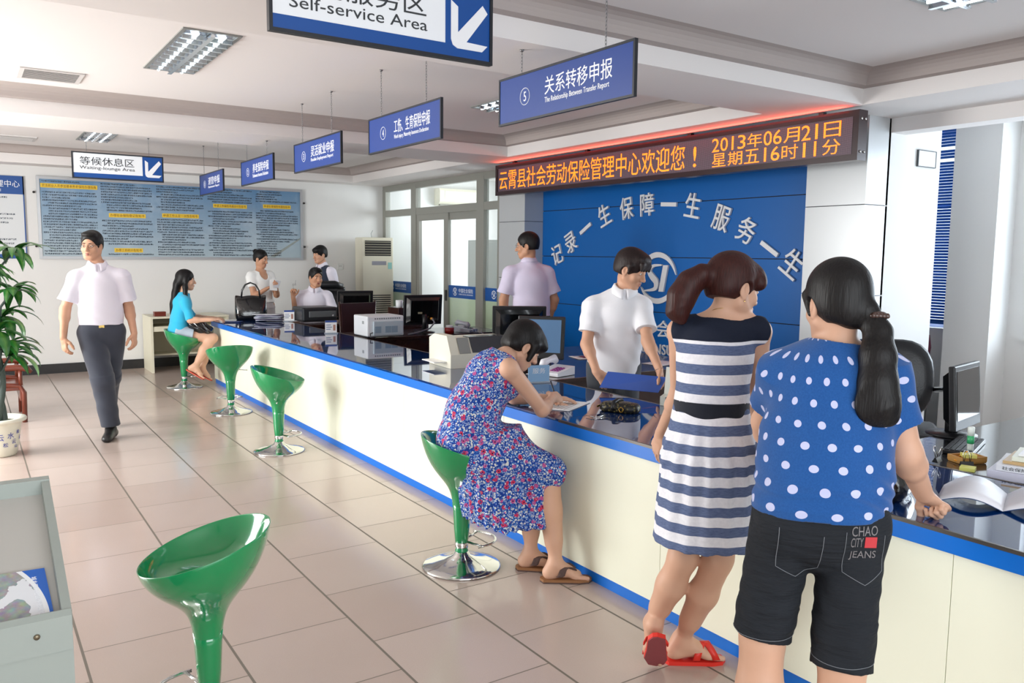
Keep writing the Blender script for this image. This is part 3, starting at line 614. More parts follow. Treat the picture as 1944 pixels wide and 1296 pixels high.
# cups, tin and loose papers
t = thing('tin', 'red round tin with a white lid beside the grey telephone', 'tin', (4.36, 7.72, .745)); MB().lathe([(.0, 0), (.05, 0), (.052, .06), (.0, .06)], 24).build('body', mat('red_tin', (140, 24, 24), .25), t); MB().lathe([(.0, .06), (.038, .06), (.038, .085), (.0, .085)], 24).build('lid', whitep, t)
def cup(loc, lab):
    t = thing('mug', lab, 'mug', loc, 0, 'white mugs'); MB().lathe([(.0, 0), (.034, 0), (.04, .02), (.042, .085), (.038, .085), (.036, .012), (.0, .01)], 24).build('cup', whitep, t); MB().tube([(.04, 0, .07), (.065, 0, .068), (.07, 0, .045), (.06, 0, .025), (.04, 0, .02)], .006, 8).build('handle', whitep, t)
cup((4.165, 8.55, .98), 'white mug standing on the printer-side shelf behind the white printer')
t = thing('storage_box', 'dark low cabinet top behind the white printer carrying the white mug', 'cabinet', (4.31, 8.6, 0)); MB().b2((-.19, -.12, .02), (.2, .16, .98), .005).build('body', darkwood, t); MB().b2((-.18, -.11, 0), (.19, .15, .02)).build('plinth', blackp, t); MB().b2((-.18, -.13, .1), (.18, -.12, .9)).build('door', darkwood, t)
paper = mat('paper_white', (240, 240, 240), .7)
def sheet(name, lab, loc, w, d, rz, m=paper, th=.0015, cat='paper', group=None, bend=0.):
    P = [[(-w/2+w*i/8, -d/2+d*j/4, th+bend*math.sin(PI*i/8)) for j in range(5)] for i in range(9)]
    o = MB().grid(P).build(name, m, None, True, th); o.location = loc; o.rotation_euler = (0, 0, rz); return tag(o, lab, cat, group)
sheet('paper_sheet', 'white sheet with red print lying on the desk behind the clerk', (4.35, 5.3, .747), .3, .22, R(-15)); 
sheet('document_cover', 'dark red booklet lying on the white sheet behind the clerk', (4.33, 5.31, .751), .12, .1, R(-10), mat('dark_red_cover', (128, 30, 50), .4), .003, 'booklet')
sheet('paper_sheet', 'blue-lit loose sheet on the desk right of the clerk', (4.62, 4.72, .747), .28, .2, R(10))
# stack of folders near the girl's end
fm = [mat('folder_a', (196, 200, 216), .3), mat('folder_b', (176, 178, 196), .3), mat('folder_c', (90, 80, 110), .3), mat('folder_d', (212, 214, 222), .25), mat('folder_e', (60, 70, 96), .3)]
for k in range(9):
    o = MB().grid([[(-.16+.32*i/6, -.11+.22*j/3, .0022*math.sin(i*.9+k)) for j in range(4)] for i in range(7)]).build('document_folder', fm[k % 5], None, True, .003)
    o.location = (3.07+.03*math.sin(k*2.1), 9.86+.03*math.cos(k*1.7), .779+k*.0088); o.rotation_euler = (0, 0, R(-15+random.uniform(-18, 18)))
    tag(o, 'plastic document folder in the untidy pile next to the black handbag', 'folder', 'pile of plastic folders')
o = sheet('blue_notebook', 'dark blue notebook under the girl\'s hand at the counter end', (2.63, 9.85, .77), .2, .15, R(-25), mat('navy_cover', (30, 54, 110), .4), .006, 'notebook')
# handbag standing on the counter end
patent = mat('black_patent', (8, 9, 11), .12, coat=1., bump=(26, .35))
def rbag(w, d, h, n=28):
    P = []
    for k in range(n):
        a = 2*PI*k/n; c, s_ = math.cos(a), math.sin(a); r = lambda p: (abs(c)**p+abs(s_)**p)**(-1/p)
        col = []
        for z, sw, sd in ((0, .9, .8), (.02, .98, 1), (.3*h, 1.02, 1.05), (.6*h, 1.0, .8), (.85*h, .98, .45), (h, .98, .22), (h, .9, .12), (h*.9, .85, .1)):
            q = r(4); col.append((w/2*sw*c*q, d/2*sd*s_*q, z+.012*math.sin(3*a)*(z > .5*h)))
        P.append(col)
    return MB().grid(P, True)
t = thing('handbag', 'black patent handbag with two looped handles standing on the far counter end', 'handbag', (2.93, 10.16, .769), R(-12))
b = rbag(.38, .17, .29).build('body', patent, t, sub=1)
for s in (-1, 1): MB().tube([(-.11, s*.02, .27), (-.1, s*.025, .36), (-.06, s*.03, .43), (0, s*.03, .455), (.06, s*.03, .43), (.1, s*.025, .36), (.11, s*.02, .27)], .009, 8).build('handle', blackg, t)
# chairs
t = thing('executive_chair', 'black leather high back executive chair behind the seated man', 'chair', (4.14, 10.72, 0), R(-14))
MB().grid([[(x*.27*(1-.12*abs(x)**3), .05-.05*x*x+.03*math.sin(k*.7), .5+.045*k) for k in range(15)] for x in np.linspace(-1, 1, 11)]).build('backrest', leather, t, True, .09, 1)
MB().b2((-.26, -.5, .35), (.26, .02, .44), .04).build('seat', leather, t); MB().tube([(-.2, .03, 1.13), (-.1, .02, 1.17), (.1, .02, 1.17), (.2, .03, 1.13)], .05, 12).build('headrest', leather, t)
for s in (-1, 1): MB().tube([(s*.29, .03, .6), (s*.31, -.05, .7), (s*.31, -.3, .7), (s*.29, -.4, .5)], .025, 8).build('armrest', blackp, t)
MB().tube([(0, -.22, .06), (0, -.22, .43)], .03, 12).build('gas_lift', blackp, t)
for k in range(5): MB().tube([(0, -.22, .1), (.3*math.cos(k*1.2566), -.22+.3*math.sin(k*1.2566), .06), (.3*math.cos(k*1.2566), -.22+.3*math.sin(k*1.2566), 0)], [.025, .018, .03], 8).build('leg', blackp, t)
t = thing('visitor_chair', 'dark brown chair back between the white printer and the left monitor', 'chair', (3.82, 8.95, 0), R(190))
MB().prism([(-.21, .5), (.21, .5), (.235, 1.02), (-.235, 1.02)], lambda a, b, w: (a, w+.02*math.cos(a*6), b), -.02, .02).build('backrest', mat('brown_leather', (58, 34, 36), .35), t)
for s in (-1, 1): MB().tube([(s*.22, 0, 0), (s*.22, .0, .5), (s*.245, 0, 1.04)], .014, 8).build('back_post', darkwood, t); MB().tube([(s*.2, .42, 0), (s*.2, .42, .45)], .016, 8).build('leg', darkwood, t)
MB().b2((-.22, .0, .43), (.22, .44, .5), .02).build('seat', mat('brown_leather', (58, 34, 36), .35), t)
t = thing('office_chair', 'black office chair with a grey-lit padded back and loop arms at the right', 'chair', (5.12, 3.0, 0), R(-52))
n = 26
def pad(w, h, z0, th, m, name, y):
    P = []
    for i in range(n):
        a = 2*PI*i/n; q = (abs(math.cos(a))**2.6+abs(math.sin(a))**2.6)**(-1/2.6); P.append([(w*q*math.cos(a)*f, y(z0+h*q*math.sin(a)*f)+dy, z0+h*q*math.sin(a)*f) for f, dy in ((.02, -th*.6), (.7, -th*.55), (.95, -th*.3), (1, 0), (.95, th*.4), (.6, th*.5), (.02, th*.5))])
    MB().grid(P, True).build(name, m, t)
pad(.23, .27, .78, .07, leather, 'backrest', lambda z: .2+.12*(z-.6))
MB().b2((-.25, -.26, .42), (.25, .24, .5), .035).build('seat', leather, t)
for s in (-1, 1): MB().tube([(s*.24, .22, .72), (s*.29, .12, .74), (s*.3, -.1, .72), (s*.3, -.22, .62), (s*.28, -.2, .48), (s*.24, -.12, .44)], .02, 10).build('armrest', blackg, t)
MB().tube([(0, 0, .06), (0, 0, .43)], .028, 12).build('gas_lift', blackp, t); MB().b2((-.03, .2, .44), (.03, .24, .75)).build('back_bar', blackp, t)
for k in range(5): MB().tube([(0, 0, .1), (.29*math.cos(k*1.2566), .29*math.sin(k*1.2566), .06), (.29*math.cos(k*1.2566), .29*math.sin(k*1.2566), 0)], [.025, .018, .028], 8).build('leg', blackp, t)
# ------------------------------------------------------------------ air conditioners, socket, card, cabinet in the office
acm = mat('ac_cream', (226, 222, 202), .3); acd = mat('ac_dark', (38, 36, 34), .5)
t = thing('air_conditioner', 'tall cream floor-standing air conditioner in the back corner', 'air conditioner', (5.3, 11.75, 0), R(-4))
MB().b2((-.25, -.17, .06), (.25, .17, 1.84), .015).build('body', acm, t); MB().b2((-.24, -.15, 0), (.24, .15, .06)).build('plinth', acm, t)
MB().b2((-.21, -.176, 1.56), (.21, -.168, 1.79), .004).build('outlet', acd, t)
lv = MB()
for k in range(6): lv.box((0, -.178, 1.585+k*.037), (.42, .014, .005), rotm(R(25)))
lv.build('slat', mat('ac_slat', (190, 184, 164), .4), t)
lv = MB()
for k in range(11): lv.b2((-.2, -.174, .62+k*.033), (.2, -.169, .635+k*.033))
lv.build('intake_slat', acd, t)
MB().b2((-.1, -.174, 1.42), (.13, -.169, 1.48)).build('control_panel', mat('ac_panel', (150, 150, 160), .3), t); MB().b2((.16, -.174, 1.36), (.22, -.169, 1.46)).build('energy_label', mat('energy_label', (150, 206, 200), .5), t); MB().tube([(-.04, 0, 1.84), (-.05, 0, 1.9), (-.02, 0, 1.95)], .004, 6).build('wire', greyp, t)
t = thing('air_conditioner', 'cream wall-mounted air conditioner high in the glazed office', 'air conditioner', (6.98, 12.08, 2.39), 0)
MB().prism([(0, 0), (0, .28), (-.17, .28), (-.2, .24), (-.2, .07), (-.13, 0)], lambda a, b, w: (w, a, b), -.45, .45).build('body', acm, t); MB().b2((-.44, -.19, .0), (.44, -.1, .02)).build('outlet', mat('ac_slot', (120, 118, 106), .5), t); MB().b2((-.36, -.204, .1), (.43, -.199, .24)).build('front_grille', mat('ac_grille', (206, 202, 182), .4), t)
t = thing('wall_socket', 'white wall socket left of the tall air conditioner', 'wall socket', (4.87, 12.08, 1.385)); MB().b2((-.048, -.012, -.048), (.048, 0, .048), .004).build('plate', mat('socket_white', (226, 228, 226), .4), t)
for x in (-.012, .012): MB().b2((x-.003, -.0135, .004), (x+.003, -.0115, .018)).build('slot', acd, t)
t = thing('filing_cabinet', 'grey steel filing cabinet standing inside the glazed office', 'cabinet', (6.9, 10.6, 0)); gm = mat('steel_grey', (176, 180, 178), .4)
MB().b2((-.3, -.5, .04), (.3, .5, 1.82), .006).build('body', gm, t); MB().b2((-.28, -.48, 0), (.28, .48, .04)).build('plinth', gm, t)
for s in (-1, 1): d = MB().b2((-.312, s*.245-.235, .08), (-.3, s*.245+.235, 1.78), .003).build('door', gm, t); MB().b2((-.325, s*.03-.008, .9), (-.311, s*.03+.008, 1.02)).build('handle', chrome, d)
o = MB().b2((6.25, 3.635, 2.325), (6.495, 3.65, 2.445), .002).build('wall_card', mat('wall_card', (226, 230, 232), .4)); tag(o, 'small framed white card high on the narrow wall beside the silver pilaster', 'card'); MB().frame(1, (6.245, 3.632, 2.32), (6.5, 3.648, 2.45), .006).build('card_frame', mat('card_frame', (70, 74, 78), .4), o)
# blinds on the rear right window
bm2 = mat('blue_blind', (40, 96, 176), .5)
t = thing('window_blind', 'blue slatted blind hanging behind the narrow white wall', 'blind', (7.27, 4.5, 1.03)); s = MB()
for k in range(66):
    if k in (59, 55): continue
    s.box((0, 0, .02+k*.0258), (.024, 1.3, .0016), rotm(0, R(62)))
s.build('slat', bm2, t); MB().b2((-.015, -.66, 1.725), (.015, .66, 1.76)).build('headrail', bm2, t); MB().b2((-.012, -.65, -.01), (.012, .65, .012)).build('bottom_rail', bm2, t); MB().tube([(-.02, -.42, .03), (-.02, -.42, 1.72)], .002, 6).build('cord', whitep, t)
t = thing('wrapped_bundle', 'tall grey bundle with a dark red cloth top behind the narrow white wall', 'bundle', (7.02, 4.05, 0)); MB().lathe([(.0, 0), (.15, 0), (.16, .3), (.15, .75), (.0, .75)], 18).build('bag', mat('bundle_grey', (112, 116, 116), .7), t); MB().lathe([(.0, .75), (.155, .74), (.165, .82), (.15, .93), (.0, .98)], 18).build('cloth_top', mat('maroon_cloth', (104, 36, 58), .8), t)
# ------------------------------------------------------------------ cream desk at the back wall, brown box
cd = mat('cream_desk', (226, 222, 200), .45)
t = thing('computer_desk', 'cream computer desk against the back wall behind the seated girl', 'desk', (2.5, 11.75, 0))
MB().b2((-.5, -.3, .715), (.5, .3, .74), .003).build('desktop', cd, t)
for x in (-.485, .485): MB().b2((x-.014, -.29, 0), (x+.014, .29, .715)).build('side_panel', cd, t)
MB().b2((-.47, -.27, .59), (.47, .2, .61)).build('keyboard_shelf', cd, t); MB().b2((-.47, -.28, .545), (.47, -.265, .6)).build('shelf_front', cd, t); MB().b2((-.47, -.05, .2), (.47, .25, .22)).build('foot_shelf', cd, t); MB().b2((-.47, .26, .2), (.47, .275, .7)).build('back_panel', mat('desk_back', (196, 190, 166), .6), t)
t = thing('small_box', 'small dark red wooden box on the left end of the cream desk', 'box', (2.14, 11.6, .74)); MB().b2((-.07, -.05, 0), (.07, .05, .045), .003).build('body', mat('box_wood', (112, 44, 30), .4), t); MB().b2((-.072, -.052, .045), (.072, .052, .06), .003).build('lid', mat('box_wood', (112, 44, 30), .4), t)
# ------------------------------------------------------------------ left side: armchair, potted plant, leaflet stand
redwood = mat('red_brown_wood', (104, 44, 26), .3, coat=.3, var=.3, vscale=9)
t = thing('wooden_armchair', 'red-brown wooden armchair behind the potted plant at the left edge', 'armchair', (.05, 9.05, 0), 0)
for s in (-1, 1):
    y = s*.3
    MB().tube([(-.34, y, .50), (.1, y, .515), (.32, y, .515), (.4, y, .50), (.43, y, .465)], [.024, .026, .03, .028, .018], 10).build('armrest', redwood, t); MB().tube([(.36, y, 0), (.365, y, .28), (.33, y, .345), (.2, y, .36), (-.3, y, .36)], .022, 8).build('side_rail', redwood, t)
    MB().tube([(.34, y, .35), (.34, y, .5)], .018, 8).build('arm_post', redwood, t); MB().tube([(-.32, y, 0), (-.34, y, .4), (-.42, y, .8)], .022, 8).build('back_post', redwood, t)
MB().b2((-.32, -.3, .30), (.36, .3, .34), .01).build('seat', redwood, t); MB().b2((.33, -.3, .2), (.36, .3, .3), .005).build('front_rail', redwood, t)
for k in range(3): MB().b2((-.4-.02*k, -.3, .5+.11*k), (-.37-.02*k, .3, .56+.11*k), .005).build('back_slat', redwood, t)
t = thing('potted_plant', 'leafy dracaena plant in a white pot with blue motifs at the left edge', 'potted plant', (.17, 7.42, 0))
potm = mat('white_pot', (232, 232, 216), .35)
MB().lathe([(.0, 0), (.105, 0), (.115, .012), (.13, .08), (.152, .24), (.158, .27), (.19, .272), (.193, .285), (.187, .297), (.155, .297), (.148, .26), (.0, .255)], 36).build('pot', potm, t)
ptx = MB()
for a, z, s_ in ((-60, .17, .05), (-48, .12, .035), (-35, .19, .03), (-75, .1, .035), (-38, .08, .025), (-90, .16, .05), (-20, .14, .03)):
    r = .135+.0001; rr = .118+z*.14; c = Vector((rr*math.cos(R(a)), rr*math.sin(R(a)), z)); u = Vector((-math.sin(R(a)), math.cos(R(a)), 0)); v = Vector((math.cos(R(a))*.12, math.sin(R(a))*.12, 1)).normalized()
    put_text(ptx, '和文花山水松云'[int(abs(a)) % 7], c-u*s_/2-v*s_/2+Vector((math.cos(R(a)), math.sin(R(a)), 0))*.002, u, v, s_, s_, .001)
ptx.build('blue_motif', mat('motif_blue', (70, 80, 170), .4), t)
MB().lathe([(.0, .255), (.147, .26), (.0, .272)], 24).build('soil', mat('soil', (62, 70, 38), .95, var=.5, vscale=60), t)
trm = mat('grey_green_trunk', (70, 84, 78), .5, bump=(30, .4))
for k in range(3):
    P = [(.035*math.cos(2.1*k+z*6)*(1+.6*z), .035*math.sin(2.1*k+z*6)*(1+.6*z), .25+z) for z in np.linspace(0, .62, 18)]; MB().tube(P, [.03-.012*i/17 for i in range(18)], 10).build('twisted_stem', trm, t)
def leafmat():
    m = mat('green_leaf', (34, 104, 40), .32, coat=.2); g = NT(m); v, (x, y, z) = g.xyz('UV'); d = g.m('ABSOLUTE', g.m('SUBTRACT', y, .5)); f = g.m('MULTIPLY', g.m('SUBTRACT', .3, d), 2.2); n = g.noise(v, 9, 3)
    g.color(g.mix(g.m('MULTIPLY', g.m('MAXIMUM', f, 0.), n), (26, 92, 34), (120, 168, 70))); return m
def leaf(mb, uv, base, az, el, L, w, droop):
    n = 9; P = Vector(base); d = el; side = Vector((-math.sin(az), math.cos(az), 0)); rows = []
    for i in range(n):
        f = i/(n-1); wd = w*math.sin(PI*min(1, f*.92+.08))**.8*(1-.25*f); fw = Vector((math.cos(az)*math.cos(d), math.sin(az)*math.cos(d), math.sin(d))); up = side.cross(fw)
        rows.append([P+side*(wd*s_)-up*(-.22*wd*abs(s_)) for s_ in (-1, -.5, 0, .5, 1)]); P = P+fw*(L/(n-1)); d -= droop/(n-1)
    o = len(mb.v); mb.grid(rows)
    for i in range(n-1):
        for j in range(4): uv.append([((i+a)/(n-1), (j+b)/4) for a, b in ((0, 0), (1, 0), (1, 1), (0, 1))])
lb = MB(); uv = []
for cl in range(10):
    a0 = cl*2.4; zc = .78+.1*cl; rc = .1+.12*((cl*37) % 10)/10; bx = (rc*math.cos(a0), rc*math.sin(a0), zc)
    for k in range(13):
        az = k*.483+a0+random.uniform(-.25, .25); leaf(lb, uv, bx, az, R(random.uniform(0, 65)), random.uniform(.24, .36), random.uniform(.034, .05), R(random.uniform(80, 140)))
for az, z in ((-.1, .92), (-.5, .9), (.4, .94), (-.9, .88), (.9, .9), (-1.4, .93)): leaf(lb, uv, (.1, -.06, z-.05), az, R(35), .28, .045, R(110))
o = lb.build('foliage', leafmat(), t, False)
ul = o.data.uv_layers.new(name='UVMap'); flat = [c for q in uv for p in q for c in p]; ul.data.foreach_set('uv', flat)
sb = MB()
for cl in range(10): a0 = cl*2.4; zc = .78+.1*cl; rc = .1+.12*((cl*37) % 10)/10; sb.tube([(.0, 0, .6+.03*cl), (rc*.4*math.cos(a0), rc*.4*math.sin(a0), zc-.12), (rc*math.cos(a0), rc*math.sin(a0), zc)], [.014, .01, .008], 6)
sb.build('branch', trm, t)
greyst = mat('grey_metal_stand', (158, 166, 160), .42, .1, bump=(50, .03)); greyin = mat('grey_metal_inner', (186, 184, 178), .45)
t = thing('leaflet_stand', 'grey metal leaflet stand with a sloping top at the lower left corner', 'stand', (-.205, 2.3, 0))
# sloping tray from y=2.04,z=.77 (front) up to y=2.52,z=.98 (back)
sl = lambda a, b, w: (w+.0, a-2.3, b)
MB().prism([(2.027, .0), (2.52, .0), (2.52, .935), (2.027, .73)], sl, -.45, .371).build('cabinet', greyst, t)
MB().prism([(2.04, .735), (2.52, .935), (2.52, .942), (2.04, .742)], sl, -.43, .352).build('sloping_top', greyin, t)
MB().prism([(2.022, .70), (2.04, .70), (2.052, .742), (2.052, .785), (2.036, .79), (2.022, .78)], sl, -.46, .37).build('front_lip', greyst, t)
MB().prism([(2.036, .735), (2.52, .935), (2.52, .978), (2.036, .785)], sl, .352, .372).build('side_rim', greyst, t); MB().prism([(2.036, .735), (2.52, .935), (2.52, .978), (2.036, .785)], sl, -.47, -.45).build('side_rim', greyst, t)
MB().prism([(2.51, .92), (2.53, .92), (2.53, .983), (2.51, .978)], sl, -.46, .372).build('back_rim', greyst, t)
MB().lathe([(.007, 0), (.006, .003)], 12).xf(Matrix.Translation((.30, 2.0215-2.3, .745)) @ Matrix.Rotation(PI/2, 4, 'X')).build('screw', mat('screw', (130, 120, 100), .3, .8), t)
sn, cs = math.sin(math.atan2(.20, .48)), math.cos(math.atan2(.20, .48))
def slope_pt(x, s, h=0.): return Vector((x, 2.06+cs*s-sn*h, .7465+sn*s+cs*h+.004))
def bro_mat():
    m = mat('brochure_cover', (230, 232, 236), .25); g = NT(m); v, (x, y, z) = g.xyz(); n = g.noise(v, 55, 4, 'Color'); k = g.noise(v, 16, 3)
    r = g.m('ADD', g.m('POWER', g.m('SUBTRACT', x, -.14), 2.), g.m('POWER', g.m('SUBTRACT', y, 2.08), 2.)); blue = g.m('GREATER_THAN', r, .071); ring = g.m('GREATER_THAN', r, .066)
    pic = g.n('ShaderNodeMix', data_type='RGBA'); pic.inputs['Factor'].default_value = .55; g.set(pic.inputs['A'], n); pic.inputs['B'].default_value = lin((120, 124, 130))+(1,)
    c = g.mix(g.m('GREATER_THAN', k, .5), (226, 228, 232), pic.outputs['Result']); c = g.mix(ring, c, (236, 238, 240)); g.color(g.mix(blue, c, (40, 100, 190))); return m
b = MB(); b.add([slope_pt(x, s, h) for h in (0, .008) for x, s in ((-.1, .008), (.135, .003), (.128, .185), (-.11, .195))], [(3, 2, 1, 0), (4, 5, 6, 7), (0, 1, 5, 4), (1, 2, 6, 5), (2, 3, 7, 6), (3, 0, 4, 7)])
o = b.build('brochure', bro_mat()); tag(o, 'blue and white printed brochure lying on the grey leaflet stand', 'brochure')
T = MB(); u = (slope_pt(.118, .17)-slope_pt(.126, .02)); put_text(T, '城乡居民社会养老保险', slope_pt(.098, .16, .0082), (slope_pt(.105, .02)-slope_pt(.098, .16)).normalized(), (slope_pt(.1, .1)-slope_pt(.0, .1)).normalized(), .13, .011, .0006).build('title', letw, o)
# ------------------------------------------------------------------ things on the worktop near the camera
o = sheet('paper_form', 'printed white form under the writing woman\'s hand', (2.73, 3.58, .7690), .3, .24, R(28), greek('form_print', (120, 124, 132), .012) if 0 else paper)
T = MB()
for k in range(9): T.add([(-.12, .09-k*.021-.002, .0026), (.05+.07*((k*5) % 3)/2, .09-k*.021-.002, .0026), (.05+.07*((k*5) % 3)/2, .09-k*.021+.002, .0026), (-.12, .09-k*.021+.002, .0026)], [(0, 1, 2, 3)])
T.build('print_rows', mat('form_ink', (150, 152, 160), .7), o)
t = thing('purse', 'black and gold patterned purse with a strap lying on the glass worktop', 'purse', (2.9, 3.27, .769), R(-62))
def purse_mat():
    m = mat('purse_black', (24, 23, 20), .4); g = NT(m); v, p = g.xyz(); vo = g.n('ShaderNodeTexVoronoi'); vo.inputs['Scale'].default_value = 70; g.set(vo.inputs['Vector'], v); g.color(g.mix(g.m('LESS_THAN', vo.outputs['Distance'], .38), (20, 20, 18), (112, 104, 62))); return m
P = []
for i in range(24):
    a = 2*PI*i/24; q = (abs(math.cos(a))**3+abs(math.sin(a))**3)**(-1/3); P.append([(.11*q*math.cos(a)*f, .062*q*math.sin(a)*f, z) for f, z in ((.02, 0), (.9, 0), (1, .008), (1, .03), (.9, .044), (.5, .052), (.02, .054))])
MB().grid(P, True).build('body', purse_mat(), t); MB().tube([(-.02, -.064, .015), (-.02, -.04, .054), (-.015, 0, .06), (-.01, .04, .056), (-.005, .064, .02)], .012, 8).build('strap', blackp, t)
gold = mat('gold_trim', (190, 150, 70), .25, .9); MB().b2((-.112, -.058, .02), (-.108, .058, .03)).build('gold_clasp', gold, t); MB().tube([(.03+.012*math.cos(q), -.066, .02+.012*math.sin(q)) for q in [2*PI*i/14 for i in range(14)]], .0025, 6, True).build('gold_ring', gold, t)
t = thing('key_ring', 'small bunch of silver keys in front of the purse', 'keys', (2.66, 3.18, .769), R(-50)); MB().tube([(.018*math.cos(q), .018*math.sin(q), .003) for q in [2*PI*i/18 for i in range(18)]], .0016, 6, True).build('ring', chrome, t)
for k, a in enumerate((20, 70, 150)):
    c, s_ = math.cos(R(a)), math.sin(R(a)); b = MB().lathe([(.0, .002+.002*k), (.011, .002+.002*k), (.011, .0045+.002*k), (.0, .0045+.002*k)], 14, (.027*c, .027*s_, 0)); b.box((.05*c, .05*s_, .0035+.002*k), (.036, .006, .0025), rotm(0, 0, R(a))); b.build('key', chrome, t)
t = thing('card_reader', 'pale beige desk device with a dark slot and cable beside the striped dress', 'card reader', (3.3, 3.24, .769), R(-70)); dv = mat('beige_device', (206, 208, 198), .4)
MB().prism([(-.07, 0), (.07, 0), (.07, .05), (.045, .2), (.0, .21), (-.02, .06), (-.07, .05)], lambda a, b, w: (w, a, b), -.075, .075).build('body', dv, t); MB().b2((-.04, -.074, .015), (.05, -.066, .05)).build('slot', blacks, t); MB().tube([(-.02, -.07, .03), (.0, -.09, .05), (.03, -.085, .02), (.08, -.08, .004), (.13, -.05, .002), (.16, .03, .002)], .004, 6).build('cable', blackp, t)
k = MB()
for i in range(3):
    for j in range(4): k.box((-.03+i*.02, -.006+.006*j+.001, .09+j*.025), (.012, .006, .014))
k.build('keypad', mat('key_light', (226, 226, 220), .5), t)
# right end of the worktop
t = thing('handbag', 'crumpled shiny black bag on the counter beside the polka dot woman', 'handbag', (2.68, 1.62, .769), R(20)); rbag(.26, .2, .2).build('body', mat('black_crinkle', (8, 9, 10), .15, coat=1., bump=(16, 1.)), t, sub=2)
MB().tube([(-.07, 0, .19), (-.05, 0, .25), (.05, 0, .25), (.07, 0, .19)], .009, 8).build('handle', blackg, t)
t = thing('open_leaflet', 'open white leaflet with wavy pages and dark blue underside at the right', 'leaflet', (2.93, 1.32, .7695), R(-68)); navy = mat('leaflet_navy', (20, 58, 110), .35)
for s in (-1, 1):
    P = [[(s*(.0+.2*i/14), -.12+.24*j/3, .003+.05*math.sin(PI*i/14)*(.55+.15*j)) for j in range(4)] for i in range(15)]
    pg = MB().grid(P).build('page', mat('leaflet_page', (232, 232, 238), .5), t, True, .0016); MB().grid([[Vector(p)-Vector((0, 0, .003)) for p in row] for row in P]).build('dark_underside', navy, pg, True, .001)
names = ['pale lilac thick manual at the bottom', 'white ring binder with a blue end, second from bottom', 'tan cardboard folder in the middle', 'pale green-white notebook near the top', 'white clipped pad on top']
cols = [(206, 206, 222), (226, 228, 234), (196, 166, 120), (226, 230, 214), (236, 238, 240)]; hs = [.034, .026, .012, .018, .008]; z = .7465
for i in range(5):
    L, d = .36-.02*i, .25-.012*i; o = MB().b2((-L/2, -d/2, 0), (L/2, d/2, hs[i]), .002).build(['manual', 'ring_binder', 'cardboard_folder', 'notebook', 'writing_pad'][i], mat('book_%d' % i, cols[i], .4)); o.location = (3.47+.012*i, 1.42-.01*i, z); o.rotation_euler = (0, 0, R(-76+3*(i % 2))); z += hs[i]+.0006
    tag(o, names[i]+' of the right-hand book stack', 'book', None)
    if i == 1: put_text(MB(), '社会保险政策汇编', (-.15, -d/2-.0002, .006), (1, 0, 0), (0, 0, 1), .17, .014, .0006).build('spine_text', letk, o); MB().b2((.09, -d/2-.001, .001), (.175, -d/2+.001, .025)).build('blue_end', signblue, o)
    if i == 0:
        MB().b2((.0, -d/2-.001, .008), (.03, -d/2+.001, .02)).build('pink_tab', mat('pink_tab', (196, 70, 120), .4), o)
    if i == 4: MB().tube([(-.13, .0, .009), (-.09, .01, .022), (-.07, .0, .03), (-.09, -.012, .022), (-.13, -.01, .009)], .002, 6).build('bulldog_clip', chrome, o)
def bclip(loc, rz, lab, wire=True):
    t = thing('binder_clip', lab, 'binder clip', loc, rz, 'binder clips'); MB().prism([(-.012, 0), (.012, 0), (.003, .02), (-.003, .02)], lambda a, b, w: (w, a, b), -.025, .025).build('jaw', blackp, t)
    for s in (-1, 1): MB().tube([(-.012, s*.003, .02), (-.012, s*.012, .05), (-.007, s*.014, .062), (.007, s*.014, .062), (.012, s*.012, .05), (.012, s*.003, .02)], .0014, 6).build('wire_handle', chrome, t)
bclip((3.30, 1.76, .7695), R(10), 'black binder clip on the worktop edge left of the yellow note pad'); bclip((3.42, 1.7, .747), R(-40), 'binder clip standing beside the wooden clip tray')
for i, (x, y, c, w) in enumerate(((3.36, 1.665, (226, 226, 120), .055), (3.47, 1.72, (222, 214, 110), .05))):
    z = .7465 if i == 0 else .775; o = MB().b2((-w/2, -w/2, 0), (w/2, w/2, .014)).build('sticky_note_pad', mat('sticky_%d' % i, c, .6)); o.location = (x, y, z); o.rotation_euler = (0, 0, R(20+25*i)); tag(o, ['yellow sticky note pad lying in front of the clip tray', 'olive sticky note pad lying on the clip tray'][i], 'note pad')
t = thing('clip_tray', 'small tan wooden tray of orange clips beside the glue stick', 'tray', (3.5, 1.74, .7465), R(-20)); MB().b2((-.06, -.04, 0), (.06, .04, .006)).frame(2, (-.062, -.042, .006), (.062, .042, .028), .006).build('tray', mat('tray_wood', (190, 140, 70), .5), t)
for k in range(5):
    o = MB().tube([(.012*math.cos(q)*1.5, .008*math.sin(q), 0) for q in [2*PI*i/12 for i in range(12)]], .003, 6, True).build('paper_clip', mat('clip_orange', (240, 160, 30), .4)); o.location = (3.455+.012*k, 1.757-.009*(k % 3), .757+.004*k); o.rotation_euler = (R(20*k), R(15*k), R(40*k)); tag(o, 'orange paper clip in the small wooden tray', 'paper clip', 'orange clips in the tray')
t = thing('glue_stick', 'upright green and white glue stick in front of the right monitor', 'glue stick', (3.64, 1.8, .7465)); MB().lathe([(.0, 0), (.013, 0), (.013, .05), (.0, .05)], 20).build('clear_base', mat('glue_clear', (196, 206, 200), .2), t); MB().lathe([(.0, .05), (.0145, .05), (.0145, .085), (.0, .085)], 20).build('green_barrel', mat('glue_green', (60, 170, 110), .35), t); MB().lathe([(.0, .085), (.014, .085), (.0145, .12), (.012, .124), (.0, .124)], 20).build('cap', mat('glue_cap', (226, 234, 228), .4), t)
